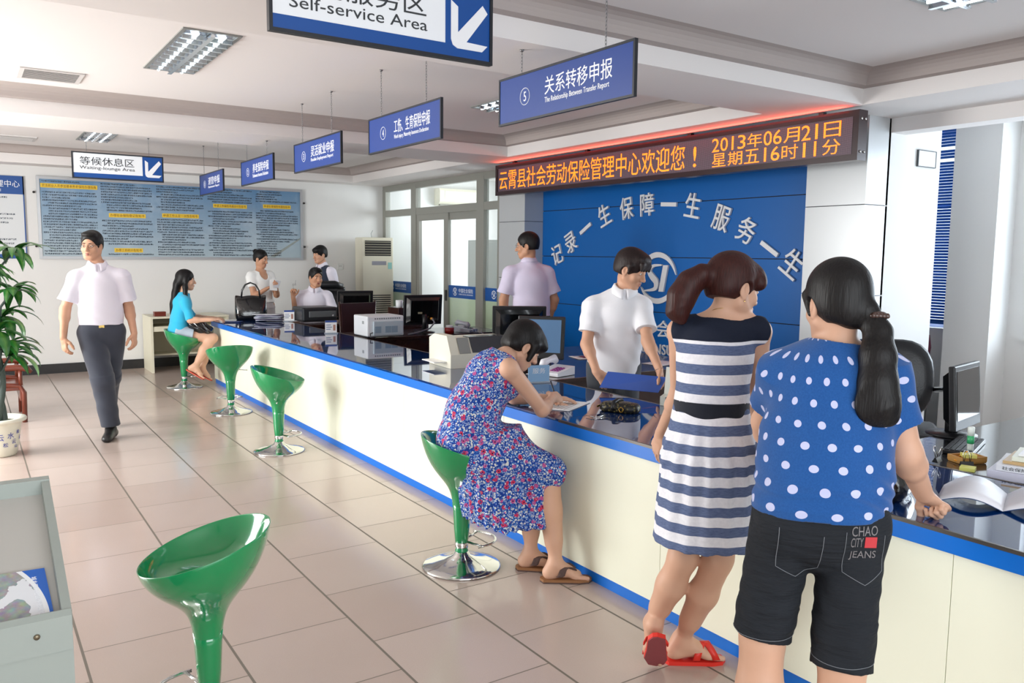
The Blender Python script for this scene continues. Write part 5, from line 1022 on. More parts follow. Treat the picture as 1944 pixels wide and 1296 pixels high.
# ---- woman in the polka dot T-shirt, nearest the camera
def polka():
    loc = (2.1, 1.47, 0); f = unit((.60, .80, 0)); rt = np.cross(f, up)
    J = dict(head=V3(2.182, 1.50, 1.462), HM=frame((.42, .89, -.16), (.05, .02, 1)), neck=V3(2.172, 1.483, 1.335), chest=V3(2.15, 1.478, 1.19), waist=V3(2.10, 1.455, 1.02), pel=V3(2.045, 1.425, .88), shL=V3(2.058, 1.59, 1.262), shR=V3(2.275, 1.385, 1.268), elL=V3(2.163, 1.721, 1.065), wrL=V3(2.33, 1.83, .9), elR=V3(2.325, 1.335, 1.02), wrR=V3(2.505, 1.372, .856), knL=V3(1.915, 1.505, .50), anL=V3(1.885, 1.495, .09), knR=V3(2.01, 1.305, .49), anR=V3(1.985, 1.285, .09))
    S = Sdf(.0036); T = build_body(S, J, f, f, ((.17, .13), (.15, .118), (.15, .108), .055), 1.0, arm=(.055, .044, .044, .029), leg=(.086, .062, .06, .04), nk=.049, hipw=.097); HM = J['HM']
    hand(S, J['wrR'], (.72, -.25, -.5), (-.35, -.1, -.9), (-.3, .9, 0), (75, 85, 60), .98, .02, 35); hand(S, J['wrL'], (.8, .3, -.5), (0, 0, -1), (.5, -.7, 0), (15, 20, 15), .95)
    for a in 'LR': foot(S, J['an'+a], f, .97)
    b = person('woman in a blue polka dot T-shirt and black capri jeans, back turned, long ponytail', loc, S, skin('skin_warm', (206, 162, 136))); face_parts(b, T, HM, 1., loc)
    H = Sdf(.0036); hair_cap(H, T, HM, 1., .015, .035, -.062); H.ell(T(.01, -.075, -.03), (.05, .035, .05), HM, .03)
    tie = T(.052, -.108, -.045); tail = [T(.045, -.10, -.03), tie, T(.062, -.118, -.09), T(.05, -.135, -.16), T(.042, -.145, -.235), T(.052, -.15, -.30), T(.075, -.15, -.335)]; H.chain(tail, [.026, .018, .034, .045, .049, .046, .02], .03); H.ell(T(.03, -.15, -.30), (.06, .02, .06), HM, .03)
    H.cone(T(-.066, .05, .03), T(-.074, .012, -.03), .016, .01, .012); hr = H.build('hair', hblack, b, loc)
    c = Sdf(.003); c.ell(tie-HM[1]*.022+HM[0]*.006, (.03, .008, .014), HM, .003); 
    for q in range(-2, 3): c.ell(tie-HM[1]*.03+HM[0]*(.006+.011*q), (.006, .005, .008), HM, .002)
    c.build('hair_clip', mat('brown_clip', (70, 50, 44), .25), hr, loc)
    def dots():
        m = mat('polka_dot_jersey', (28, 80, 146), .85, spec=.2, sheen=.2); g = NT(m); v, (x, y, z) = g.xyz()
        u = g.m('ADD', g.m('MULTIPLY', x, float(rt[0])), g.m('MULTIPLY', y, float(rt[1]))); dp = g.m('ADD', g.m('MULTIPLY', x, float(f[0])), g.m('MULTIPLY', y, float(f[1]))); nz = g.noise(v, 4, 2)
        u = g.m('ADD', g.m('MULTIPLY', g.m('ARCTAN2', u, g.m('SUBTRACT', .06, dp)), .2), g.m('MULTIPLY', nz, .02)); zz = g.m('ADD', z, g.m('MULTIPLY', nz, .03)); P = .064; a = g.m('DIVIDE', u, P); r = g.m('FLOOR', g.m('DIVIDE', zz, P*.92)); a = g.m('ADD', a, g.m('MULTIPLY', r, .37))
        da = g.m('MULTIPLY', g.m('SUBTRACT', g.m('FRACT', a), .5), P); dz = g.m('MULTIPLY', g.m('SUBTRACT', g.m('FRACT', g.m('DIVIDE', zz, P*.92)), .5), P*.92); d = g.m('ADD', g.m('MULTIPLY', da, da), g.m('MULTIPLY', dz, dz))
        g.color(g.mix(g.m('LESS_THAN', d, .0108**2), g.mix(g.noise(v, 200, 2), (22, 70, 132), (36, 90, 156)), (190, 194, 226))); g.bump(g.noise(v, 300, 2), .15, .002); return m
    pel, waist, chest, neck = J['pel'], J['waist'], J['chest'], J['neck']
    D = Sdf(.004); torso(D, pel-up*.0, waist, chest, neck, rt, f, f, ((.172, .142), (.168, .14), (.165, .118)), .014, .06); D.cone(J['shL'], J['shR'], .056, .056, .05); D.cone(neck-up*.03, chest+up*.05, .075, .1, .04)
    D.cone(neck-up*.015, J['shL'], .052, .056, .03); D.cone(neck-up*.015, J['shR'], .052, .056, .03); D.ell(waist-f*.05-up*.06, (.15, .09, .1), np.array([rt, f, up]), .06)
    D.cone(waist-up*.06, pel-up*.05, .176, .194, .04, (f, 1.26)); D.cut(V3(2.05, 1.43, .878), unit((0.02, 0.0, -1)))
    sleeve(D, J['shL'], J['elL'], .6, .062, .07, .05); sleeve(D, J['shR'], J['elR'], .64, .062, .072, .05); D.cone(neck-up*.025, neck+up*.08, .07, .088, .01, None, 's', True)
    D.wave(wrinkle(.0035, 14, 18, 30)); D.wave(lambda X, Y, Z: (.004*np.sin(140*Z+9*np.sin(9*X))*np.exp(-((Z-.93)/.045)**2)).astype(np.float32)); D.build('t_shirt', dots(), b, loc)
    jean = mat('black_denim', (34, 37, 42), .85, spec=.2, bump=(1., .9, (14, 14, 75)), var=.25, vscale=7); P_ = Sdf(.004); hip = ((.172, .14), (.155, .125), (.15, .1)); torso(P_, pel-up*.02, waist-up*.06, waist, neck, rt, f, f, hip, .006); P_.cut(V3(0, 0, .98), up)
    for s_, sg in (('L', -1), ('R', 1)):
        hp = pel+rt*.097*sg-up*.03; kn, an = J['kn'+s_], J['an'+s_]; fz = .02 if s_ == 'L' else .1; P_.cone(hp, kn+(hp-kn)*.14, .096, .084, .012); P_.cone(kn+(hp-kn)*.25, kn+(an-kn)*fz, .087, .083, .01, None, 'u', True); P_.ell(hp-f*.055-up*.01, (.085, .07, .095), np.array([rt, f, up]), .03)
    P_.wave(lambda X, Y, Z: (.0015*np.sin(95*Z+24*X-20*Y+2.5*np.sin(31*X+27*Y))*np.clip((.85-Z)/.2, 0, 1)).astype(np.float32)); pants = P_.build('capri_jeans', jean, b, loc)
    st = mat('grey_stitching', (120, 124, 130), .7); hs = []
    for s_, sg in (('L', -1), ('R', 1)):
        c = J['kn'+s_]+(J['an'+s_]-J['kn'+s_])*((.02 if s_ == 'L' else .1)-(.04 if s_ == 'L' else .085)); hs.append(c)
    bk = pel-up*.03-f*.158; lm = mat('printed_denim_letters', (120, 116, 118), .6)
    from mathutils.bvhtree import BVHTree
    bv = BVHTree.FromPolygons([v.co.copy() for v in pants.data.vertices], [tuple(p.vertices) for p in pants.data.polygons])
    def onto(q, off=.0015):
        o = Vector(q-np.array(loc))-Vector(f)*.3; h = bv.ray_cast(o, Vector(f)); return (h[0]-Vector(f)*off) if h[0] else Vector(q-np.array(loc))
    for c in hs:
        cl = Vector(c-np.array(loc)); ring = []
        for i in range(40):
            dv = Vector(rt*math.cos(2*PI*i/40)+f*math.sin(2*PI*i/40)); h_ = bv.ray_cast(cl+dv*.125, -dv); ring.append(h_[0]+dv*.0008 if h_[0] and (h_[0]-cl).length > .06 else cl+dv*.084)
        MB().tube(ring, .0009, 5, True).build('hem_stitch', st, pants)
    for s, c, w, m_ in (('CHAO', -.012, .075, lm), ('CITY', -.045, .035, lm), ('JEANS', -.085, .075, lm)):
        V, F = text_verts(s, 0, 0, 0); MB().add([onto(bk+rt*(.045+p[0]*w)+up*(c+p[1]*.028)) for p in V], F).build('pocket_letters', m_, pants, False)
    MB().add([onto(bk+rt*(.085+a)+up*(-.047+c), .002) for a, c in ((0, 0), (.035, -.002), (.035, .03), (0, .032))], [(0, 1, 2, 3)]).build('red_patch', mat('red_patch', (190, 50, 58), .6), pants, False)
    for x0, x1 in ((.03, .145), (-.145, -.03)): cor = ((x0, .0), (x0, -.12), ((x0+x1)/2, -.15), (x1, -.12), (x1, .0)); MB().tube([onto(bk+rt*(A[0]+(B[0]-A[0])*w_/8)+up*(A[1]+(B[1]-A[1])*w_/8), .0012) for A, B in zip(cor, cor[1:]) for w_ in range(8)], .0009, 5).build('pocket_seam', st, pants)
polka()
# ---- woman in the floral dress, writing on the counter
def floral():
    loc = (2.25, 3.3, 0); f = unit((.70, -.60, 0)); fc = unit((.98, -.12, 0)); rt = np.cross(f, up)
    J = dict(head=V3(2.405, 3.475, 1.128), HM=frame((.80, -.22, -.62), (.55, -.1, .8)), neck=V3(2.275, 3.45, 1.085), chest=V3(2.19, 3.465, .965), waist=V3(2.10, 3.48, .80), pel=V3(2.075, 3.49, .675), shR=V3(2.20, 3.30, 1.045), shL=V3(2.275, 3.605, 1.04), elR=V3(2.43, 3.335, .812), wrR=V3(2.60, 3.475, .838), elL=V3(2.50, 3.70, .815), wrL=V3(2.70, 3.63, .80), knR=V3(2.375, 3.19, .52), anR=V3(2.352, 3.10, .095), knL=V3(2.39, 3.345, .51), anL=V3(2.335, 3.29, .095), kf=f)
    S = Sdf(.0036); T = build_body(S, J, f, fc, ((.155, .12), (.12, .095), (.132, .095), .045), .97, nk=.042); HM = J['HM']
    hand(S, J['wrR'], (.84, .45, -.12), (-.35, .7, -.62), (-.2, .5, .8), (52, 62, 35), .95, .01, 40); hand(S, J['wrL'], (.9, -.4, -.02), (0, 0, -1), (-.4, -.9, 0), (10, 14, 10), .93)
    tR = unit((.86, -.5, 0)); PR = foot(S, J['anR'], tR, .95); PL = foot(S, J['anL'], unit((.8, -.6, 0)), .95)
    b = person('woman with short black hair in a floral dress, bent over the counter writing', loc, S, skin_f); face_parts(b, T, HM, .97, loc)
    H = Sdf(.0036); hair_cap(H, T, HM, .97, .016, .02, -.05); H.ell(T(0, .06, .055), (.075, .045, .045), HM, .03)
    for x in (-1, 1): H.cone(T(x*.08, .03, .03), T(x*.075, .04, -.055), .022, .012, .02)
    H.cone(T(-.05, .085, .05), T(.05, .085, .05), .02, .02, .02); H.cone(T(-.05, -.075, -.03), T(.05, -.075, -.03), .03, .03, .03); H.build('hair', hblack, b, loc)
    def flowers():
        m = mat('floral_cloth', (30, 60, 150), .8, spec=.2); g = NT(m); v, _ = g.xyz(); c = None
        def vor(sc, seedoff):
            mp = g.n('ShaderNodeMapping'); mp.inputs['Location'].default_value = (seedoff, seedoff*.7, seedoff*1.3); g.set(mp.inputs['Vector'], v); x = g.n('ShaderNodeTexVoronoi'); x.inputs['Scale'].default_value = sc; g.set(x.inputs['Vector'], mp.outputs[0]); sp = g.n('ShaderNodeSeparateColor'); g.set(sp.inputs[0], x.outputs['Color']); return x.outputs['Distance'], sp.outputs
        d0, s0 = vor(84, 0); d1, s1 = vor(38, 3.1); d2, s2 = vor(128, 7.7)
        base = g.mix(g.noise(v, 40, 2), (20, 44, 122), (36, 78, 172)); c = g.mix(g.m('LESS_THAN', d2, .40), base, g.mix(g.m('GREATER_THAN', s2[0], .5), (170, 196, 226), (70, 130, 200)))
        c = g.mix(g.m('LESS_THAN', d0, .42), c, g.mix(g.m('GREATER_THAN', s0[0], .55), (210, 214, 214), (134, 150, 196))); c = g.mix(g.m('LESS_THAN', d0, .16), c, g.mix(g.m('GREATER_THAN', s0[1], .5), (30, 40, 100), (200, 190, 130)))
        big = g.m('MULTIPLY', g.m('LESS_THAN', d1, .46), g.m('GREATER_THAN', s1[0], .52)); pet = g.noise(v, 150, 2); c = g.mix(g.m('MULTIPLY', big, g.m('GREATER_THAN', pet, .42)), c, g.mix(g.m('GREATER_THAN', s1[1], .5), (196, 50, 86), (186, 84, 140))); c = g.mix(g.m('MULTIPLY', big, g.m('LESS_THAN', d1, .14)), c, (60, 20, 40)); g.color(c); return m
    pel, waist, chest, neck = J['pel'], J['waist'], J['chest'], J['neck']; D = Sdf(.004); rc = np.cross(fc, up)
    torso(D, pel, waist, chest, neck, rt, f, fc, ((.165, .14), (.14, .12), (.14, .108)), .01, .06); D.cone(J['shL']+rc*.035, J['shR']-rc*.035, .054, .054, .03); D.cone(neck-(neck-chest)*.2, chest, .085, .12, .04); bare(D, J['shR'], rc, 1, .14); bare(D, J['shL'], rc, -1, .14); D.ell(J['shR']+rc*.06-up*.02, (.06, .06, .075), None, .012, 's'); D.ell(J['shL']-rc*.06-up*.02, (.06, .06, .075), None, .012, 's')
    D.cone(neck-(neck-chest)*.12, neck+(neck-chest)*.6, .07, .10, .012, None, 's', True); D.ell(chest+fc*.1-up*.02, (.11, .07, .08), np.array([rc, fc, up]), .04)
    fr = np.array([rt, f, up])
    for s_ in 'LR': D.cone(pel+rt*(.07 if s_ == 'R' else -.07), J['kn'+s_]+f*.005+up*.012, .125, .082, .06)
    D.cone(V3(2.225, 3.35, .24), V3(2.15, 3.44, .70), .205, .19, .05, (rt, 1.12), 'u', True); D.ell(V3(2.18, 3.40, .60), (.20, .20, .14), None, .05); D.cone(V3(2.335, 3.235, .26), V3(2.375, 3.255, .54), .125, .1, .05, (f, 1.3), 'u', True)
    D.cut(V3(2.2, 3.37, .255), unit(-up-f*.18+rt*.05)); D.cut(V3(2.489, 0, 0), (1, 0, 0), (2.3, 2.8, 0), (2.7, 4, .74), .0)
    D.wave(lambda X, Y, Z: (.0055*np.cos(24*np.arctan2((Y-3.37), (X-2.2))+1.2*np.sin(7*Z))*np.clip((.62-Z)/.25, 0, 1)).astype(np.float32)); D.wave(wrinkle(.003, 26, 30, 22)); D.build('dress', flowers(), b, loc)
    gc = mat('gold_chain', (220, 190, 120), .2, .9); loc_tube(b, loc, [neck+unit(neck-chest)*.01+.05*(rc*math.cos(a)+np.cross(rc, unit(neck-chest))*math.sin(a)) for a in [2*PI*i/30 for i in range(30)]], .0016, gc, 'necklace', 5, True)
    brn = mat('brown_suede', (86, 66, 62), .8, var=.5, vscale=60); cork = mat('cork_sole', (150, 104, 66), .7)
    for P in (PR, PL):
        q = lambda a, bb, c: Vector(P(a, bb, c)-np.array(loc)); out = [(-.08, .0), (-.065, .033), (0, .038), (.06, .043), (.12, .05), (.17, .04), (.19, .008), (.18, -.028), (.12, -.046), (.05, -.039), (-.04, -.037), (-.075, -.02)]
        sl = MB().prism(out, lambda a, c, w: q(a, w, c), -.099, -.080).build('sandal', cork, b); MB().prism([(a*1.005, c*1.02) for a, c in out], lambda a, c, w: q(a, w, c), -.1, -.093).build('sole', brn, sl)
        for s_ in (-1, 1): MB().grid([[q(.115-.10*i/9-.012*(j-1.5)*(i > 1), -.078+.062*math.sin(PI*min(1, .12+.75*(1-i/9)+.05))*(1 if i < 8 else .5), s_*(.004+.042*(i/9)**.7)) for j in range(4)] for i in range(10)]).build('strap', brn, sl, True, .005)
    d = unit((.85, .35, 0)); p0 = J['wrR']+d*.082+up*.0+np.array((-.012, .03, 0)); o = MB().tube([Vector(p) for p in (p0+np.array((.022, .0, -.064)), p0+np.array((.021, .002, -.056)), p0+np.array((-.012, .03, .075)))], [.001, .004, .004], 8).build('pen', mat('pen_black', (30, 30, 40), .3)); tag(o, 'black pen in the writing woman\'s right hand', 'pen')
floral()

white_shirt = fabric('white_shirt', (232, 228, 240)); white_polo = fabric('white_polo', (240, 240, 244)); dark_tr = fabric('dark_trousers', (62, 66, 78)); black_tr = fabric('black_trousers', (30, 31, 36))
def hang_hand(S, J, s_, f, sc=1., d=(0, 0, -1), curl=(22, 28, 20)):
    rt = np.cross(f, up); hand(S, J['wr'+s_], d, (-rt if s_ == 'R' else rt)*.8-f*.5, f, curl, sc)
def shirt(J, f, fc, w, infl, hem, r_sl, frac, neckr=.054, k=.05, puff=0., waves=.003, h=.0045, sides='LR'):
    rt, rc = np.cross(f, up), np.cross(fc, up); D = Sdf(h); torso(D, J['pel'], J['waist'], J['chest'], J['neck'], rt, f, fc, w[:3], infl, k); D.cone(J['shL']-up*.012, J['shR']-up*.012, w[3]+infl*.35, w[3]+infl*.35, .03); D.cone(J['neck']-up*.02, J['chest']+up*.05, .07, .1, .04)
    for s_ in 'LR': D.cone(J['neck']-up*.013, J['sh'+s_]-up*.01, .052, w[3]+infl*.3, .03)
    D.cone(J['pel'], J['pel']-up*.13, w[0][0]+infl, w[0][0]+infl+.004, .02, (f, (w[0][0]+infl)/(w[0][1]+infl)))
    if hem is not None: D.cut(np.asarray(hem), -up)
    for s_ in sides:
        sg = 1 if s_ == 'R' else -1; a0 = J['sh'+s_]-rc*sg*.012; D.cone(a0, a0+(J['el'+s_]-a0)*.3, w[3]+infl*.35+puff, w[3]+infl*.55+puff, .03); sleeve(D, J['sh'+s_], J['el'+s_], frac, r_sl[0]+puff-.008, r_sl[1], .03)
    nd = unit(J['neck']-J['chest']); D.cone(J['neck']+nd*.0, J['neck']+nd*.08, neckr, neckr*1.1, .01, None, 's', True)
    if waves: D.wave(wrinkle(waves, 16, 20, 28))
    return D
def trousers(J, f, w, hips, r=(.1, .072, .06), top=None, frac=.96, h=.005):
    rt = np.cross(f, up); P_ = Sdf(h); torso(P_, J['pel'], J['waist'], J['chest'], J['neck'], rt, f, f, w[:3], .006); P_.cut(top if top is not None else J['waist'], up)
    for s_, sg in (('L', -1), ('R', 1)):
        hp = J['pel']+rt*hips*sg-up*.02; kn, an = J['kn'+s_], J['an'+s_]; P_.cone(hp, kn, r[0], r[1], .03); P_.cone(kn+(hp-kn)*.1, kn+(an-kn)*frac, r[1], r[2], .03, None, 'u', True)
    P_.wave(wrinkle(.003, 12, 14, 32)); return P_
def shoe(b, loc, an, t, m, sc=1.):
    S = Sdf(.004); t = unit(t); an = np.asarray(an); u = up; sd = np.cross(t, u); P = lambda a, bb, c: an+sc*(t*a+u*bb+sd*c)
    S.cone(P(-.03, -.045, 0), P(0, -.01, 0), .042*sc, .042*sc, .03); S.cone(P(-.03, -.055, 0), P(.16, -.066, 0), .04*sc, .034*sc, .03, (u, 1.25)); S.cone(P(.02, -.02, 0), P(.14, -.06, 0), .038*sc, .03*sc, .03); S.cut(P(0, -.092, 0), -u); return S.build('shoe', m, b, loc)
def belt(b, loc, J, f, c, w, m, z):
    rt = np.cross(f, up); B = Sdf(.004); B.cone(c-up*z, c+up*z, w[0], w[0], .003, (f, w[0]/w[1]), 'u', True); return B.build('belt', m, b, loc)
def glasses(b, loc, T, m, rim=True):
    for x in (-1, 1): loc_tube(b, loc, [T(x*.033+.022*math.cos(q), .098, .002+.015*math.sin(q)) for q in [2*PI*i/18 for i in range(18)]], .0013, m, 'glasses_rim', 5, True); loc_tube(b, loc, [T(x*.055, .097, .006), T(x*.078, .06, .008), T(x*.08, .0, .004)], .0013, m, 'glasses_temple', 5)
# ---- man walking down the aisle on the left
def walking():
    loc = (.985, 7.66, 0); f = unit((-.12, -1, 0)); fc = unit((-.02, -1, 0)); rt = np.cross(f, up); w = ((.155, .115), (.148, .112), (.158, .112), .058)
    J = dict(head=V3(.922, 7.83, 1.64), HM=frame((-.5, -.86, -.08), (.03, 0, 1)), neck=V3(.957, 7.82, 1.47), chest=V3(.965, 7.80, 1.28), waist=V3(.965, 7.78, 1.06), pel=V3(.962, 7.76, .92), shR=V3(.792, 7.82, 1.372), shL=V3(1.142, 7.77, 1.378), elR=V3(.70, 7.83, 1.10), wrR=V3(.668, 7.73, .87), elL=V3(1.19, 7.80, 1.10), wrL=V3(1.205, 7.68, .89), knR=V3(.935, 7.58, .50), anR=V3(.985, 7.62, .095), knL=V3(1.02, 7.86, .49), anL=V3(1.03, 8.16, .15))
    S = Sdf(.0048); T = build_body(S, J, f, fc, w, 1.0, True, (.05, .04, .04, .027), (.09, .058, .058, .038), .052); hang_hand(S, J, 'R', f, 1.02, (.06, -.12, -1)); hang_hand(S, J, 'L', f, 1.02, (.0, -.1, -1))
    b = person('man with glasses walking toward the camera in a white shirt and dark trousers', loc, S, skin_m); face_parts(b, T, J['HM'], 1., loc, lip=(176, 116, 102)); H = Sdf(.0045); hair_cap(H, T, J['HM'], 1., .009, .066, -.035); H.ell(T(0, .045, .098), (.06, .045, .024), J['HM'], .02); H.build('hair', hblack, b, loc)
    sh_ = shirt(J, f, fc, w, .016, J['waist']-up*.09, (.064, .084), .74, .054).build('shirt', white_shirt, b, loc); shirt_collar(sh_, loc, J['neck'], fc, white_shirt)
    pl_ = MB().tube([Vector(V3(.962, 7.80, z)+fc*d-np.array(loc)) for z, d in ((1.42, .08), (1.3, .118), (1.2, .131), (1.08, .135), (1.0, .134))], .0035, 6).build('placket', fabric('shirt_placket', (216, 212, 226)), sh_)
    trousers(J, f, w, .085, (.108, .09, .076), J['waist']-up*.085).build('trousers', dark_tr, b, loc); belt(b, loc, J, f, J['waist']-up*.098, (.168, .131), mat('black_belt', (22, 22, 24), .4), .02)
    o = MB().box((0, 0, 0), (.045, .01, .032), None, .003).build('belt_buckle', mat('gold_buckle', (190, 160, 90), .25, .9), b); o.location = Vector(J['waist']-up*.098+f*.134-np.array(loc)); o.rotation_euler = (0, 0, math.atan2(f[1], f[0])+PI/2)
    bs = mat('black_shoe', (30, 29, 30), .35); shoe(b, loc, J['anR'], unit((-.35, -.94, 0)), bs, 1.03); shoe(b, loc, J['anL'], unit((-.1, -.9, -.35)), bs, 1.03); glasses(b, loc, T, mat('glasses_dark', (50, 46, 46), .3))
walking()
# ---- girl in the turquoise top on the farthest stool
def girl():
    loc = (2.11, 10.09, .0); f = unit((1, -.18, 0)); fc = unit((1, -.08, 0)); rt = np.cross(f, up); w = ((.15, .112), (.112, .088), (.128, .092), .045)
    J = dict(head=V3(2.168, 10.11, 1.262), HM=frame((1, -.22, -.02)), neck=V3(2.135, 10.12, 1.11), chest=V3(2.115, 10.12, .97), waist=V3(2.08, 10.12, .77), pel=V3(2.075, 10.11, .66), shR=V3(2.115, 9.965, 1.03), shL=V3(2.14, 10.27, 1.03), elR=V3(2.15, 9.87, .81), wrR=V3(2.375, 9.80, .815), elL=V3(2.27, 10.28, .81), wrL=V3(2.47, 10.12, .805), knR=V3(2.405, 9.92, .585), anR=V3(2.19, 9.87, .275), knL=V3(2.415, 10.07, .57), anL=V3(2.29, 9.965, .235), kf=f)
    S = Sdf(.0048); T = build_body(S, J, f, fc, w, .96, False, (.042, .034, .033, .023), (.08, .05, .05, .032), .041); hand(S, J['wrR'], (1, -.05, .0), (0, 0, -1), (0, 1, 0), (14, 20, 15), .93); hand(S, J['wrL'], (.8, -.6, 0), (0, 0, -1), (-.5, -.8, 0), (14, 20, 15), .93)
    tR, tL = unit((.75, -.35, -.5)), unit((.8, -.3, -.45)); PR = foot(S, J['anR'], tR, .93); PL = foot(S, J['anL'], tL, .93)
    b = person('girl with long straight black hair in a turquoise top seated on the far stool', loc, S, skin_f); face_parts(b, T, J['HM'], .96, loc)
    H = Sdf(.0045); hair_cap(H, T, J['HM'], .96, .013, .03, -.07); H.chain([T(0, -.05, .03), T(0, -.105, -.06), T(0, -.125, -.17), T(0, -.15, -.30), T(0, -.17, -.40)], [.075, .068, .066, .06, .03], .03, (J['HM'][1], 1.7))
    for x in (-1, 1): H.chain([T(x*.07, .0, .02), T(x*.085, -.01, -.08), T(x*.095, -.01, -.2), T(x*.08, -.03, -.3)], [.022, .028, .026, .008], .02)
    H.build('hair', hblack, b, loc); tq = fabric('turquoise_knit', (52, 176, 214)); D = shirt(J, f, fc, w, .014, J['pel']-up*.03, (.054, .05), .98, .066); D.build('cardigan', tq, b, loc)
    den = fabric('light_denim', (176, 190, 204), bump=.3, var=.25); P_ = Sdf(.0048); torso(P_, J['pel']-up*.0, J['waist'], J['chest'], J['neck'], rt, f, f, w[:3], .012); P_.cut(J['waist']-up*.03, up)
    for s_, sg in (('L', -1), ('R', 1)): hp = J['pel']+rt*.078*sg-up*.02; P_.cone(hp-(J['kn'+s_]-hp)*.1, hp+(J['kn'+s_]-hp)*.42, .098, .09, .03, None, 'u', True)
    P_.build('denim_shorts', den, b, loc); sil = mat('silver_strap', (216, 206, 190), .4); sol = mat('coral_sole', (206, 90, 70), .6)
    for P in (PR, PL):
        q = lambda a, bb, c: Vector(P(a, bb, c)-np.array(loc)); out = [(-.075, .0), (-.06, .03), (0, .034), (.06, .038), (.12, .044), (.165, .034), (.18, .006), (.17, -.026), (.12, -.042), (.05, -.034), (-.04, -.032)]; sl = MB().prism(out, lambda a, c, w_: q(a, w_, c), -.1, -.088).build('sandal', sol, b)
        for s_ in (-1, 1): MB().grid([[q(.11-.07*i/6-.01*j, -.084+.05*math.sin(PI*(.15+.7*i/6)), s_*(.0+.044*i/6)) for j in range(2)] for i in range(7)]).build('strap', sil, sl, True, .004)
    t = thing('handbag', 'black patent shoulder bag resting on the lap of the girl in turquoise', 'handbag', (2.285, 9.96, .705), R(-12)); B = Sdf(.005); B.ell((0, 0, 0), (.14, .055, .07), np.array([unit((1, .0, -.25)), (0, 1, 0), unit((.25, 0, 1))]), .02); B.cone((-.12, 0, .05), (.02, 0, .06), .03, .035, .03); B.cone((.1, 0, -.03), (-.02, 0, -.05), .035, .035, .03); B.wave(wrinkle(.008, 40, 30, 50)); B.build('body', patent, t); MB().tube([(-.13, 0, .04), (-.1, .01, .1), (-.02, .02, .1), (.04, 0, .05)], .008, 8).build('strap', patent, t)
girl()
# ---- standing woman with a bun, far end
def bun():
    loc = (3.4, 11.18, 0); f = unit((.30, -.95, 0)); fc = unit((.38, -.92, 0)); rt = np.cross(f, up); w = ((.15, .112), (.118, .09), (.132, .095), .046)
    J = dict(head=V3(3.378, 11.19, 1.507), HM=frame((.62, -.76, -.22)), neck=V3(3.365, 11.2, 1.355), chest=V3(3.37, 11.19, 1.2), waist=V3(3.39, 11.19, 1.0), pel=V3(3.40, 11.19, .88), shR=V3(3.225, 11.16, 1.275), shL=V3(3.515, 11.25, 1.28), elR=V3(3.245, 11.10, 1.005), wrR=V3(3.385, 10.985, 1.11), elL=V3(3.55, 11.09, 1.02), wrL=V3(3.50, 10.93, 1.115), knL=V3(3.47, 11.15, .48), anL=V3(3.47, 11.2, .09), knR=V3(3.34, 11.13, .48), anR=V3(3.34, 11.17, .09))
    S = Sdf(.0048); T = build_body(S, J, f, fc, w, .97, False, (.046, .037, .036, .025), (.08, .052, .052, .034), .043); hand(S, J['wrR'], (.75, -.45, .45), (.2, .1, -1), (-.4, .6, .6), (28, 34, 20), .95); hand(S, J['wrL'], (-.1, -.75, .6), (-1, .1, .1), (-.2, .4, .9), (38, 45, 30), .95)
    for a in 'LR': foot(S, J['an'+a], f, .95)
    b = person('standing woman with her hair in a bun, white blouse, looking at a phone', loc, S, skin_t); face_parts(b, T, J['HM'], .97, loc, lip=(176, 96, 90)); H = Sdf(.0045); hair_cap(H, T, J['HM'], .97, .009, .07, -.05); H.ell(T(-.01, -.11, .08), (.038, .038, .036), J['HM'], .012); H.build('hair', hblack, b, loc)
    wb = fabric('white_blouse', (238, 238, 236)); D = shirt(J, f, fc, w, .012, J['pel']+up*.04, (.05, .058), .52, .07, puff=.016); D.ell(J['neck']+fc*.085-up*.05, (.062, .07, .085), None, .01, 's'); D.cone(J['neck']-up*.035, J['neck']+up*.06, .075, .1, .01, None, 's', True); D.build('blouse', wb, b, loc)
    K = Sdf(.005); K.cone(V3(3.405, 11.18, .52), J['pel']-up*.03, .165, .162, .03, (f, 1.3), 'u', True); K.cone(J['pel']-up*.04, J['waist']-up*.0, .162, .128, .02, (f, 1.3), 'u', True); K.build('skirt', fabric('mauve_grey_skirt', (190, 180, 180)), b, loc)
    o = MB().b2((-.035, -.07, -.004), (.035, .07, .004), .003).build('mobile_phone', mat('phone_silver', (200, 202, 210), .25)); o.matrix_world = Matrix.Translation((3.485, 10.855, 1.175)) @ Euler((R(38), R(8), R(-30))).to_matrix().to_4x4(); tag(o, 'silver mobile phone in the hands of the woman with the bun', 'phone')
    o = MB().b2((-.05, -.08, -.001), (.05, .08, .001)).build('folded_paper', paper); o.matrix_world = Matrix.Translation((3.45, 10.9, 1.16)) @ Euler((R(60), R(5), R(-10))).to_matrix().to_4x4(); tag(o, 'white folded paper held behind the phone by the woman with the bun', 'paper')
    o = loc_tube(b, loc, [J['wrR']+.0285*(up*math.cos(q)*.7+np.array((.5, .6, 0))*math.sin(q)) for q in [2*PI*i/20 for i in range(20)]], .003, mat('bead_bracelet', (196, 150, 130), .3), 'bracelet', 6, True)
bun()
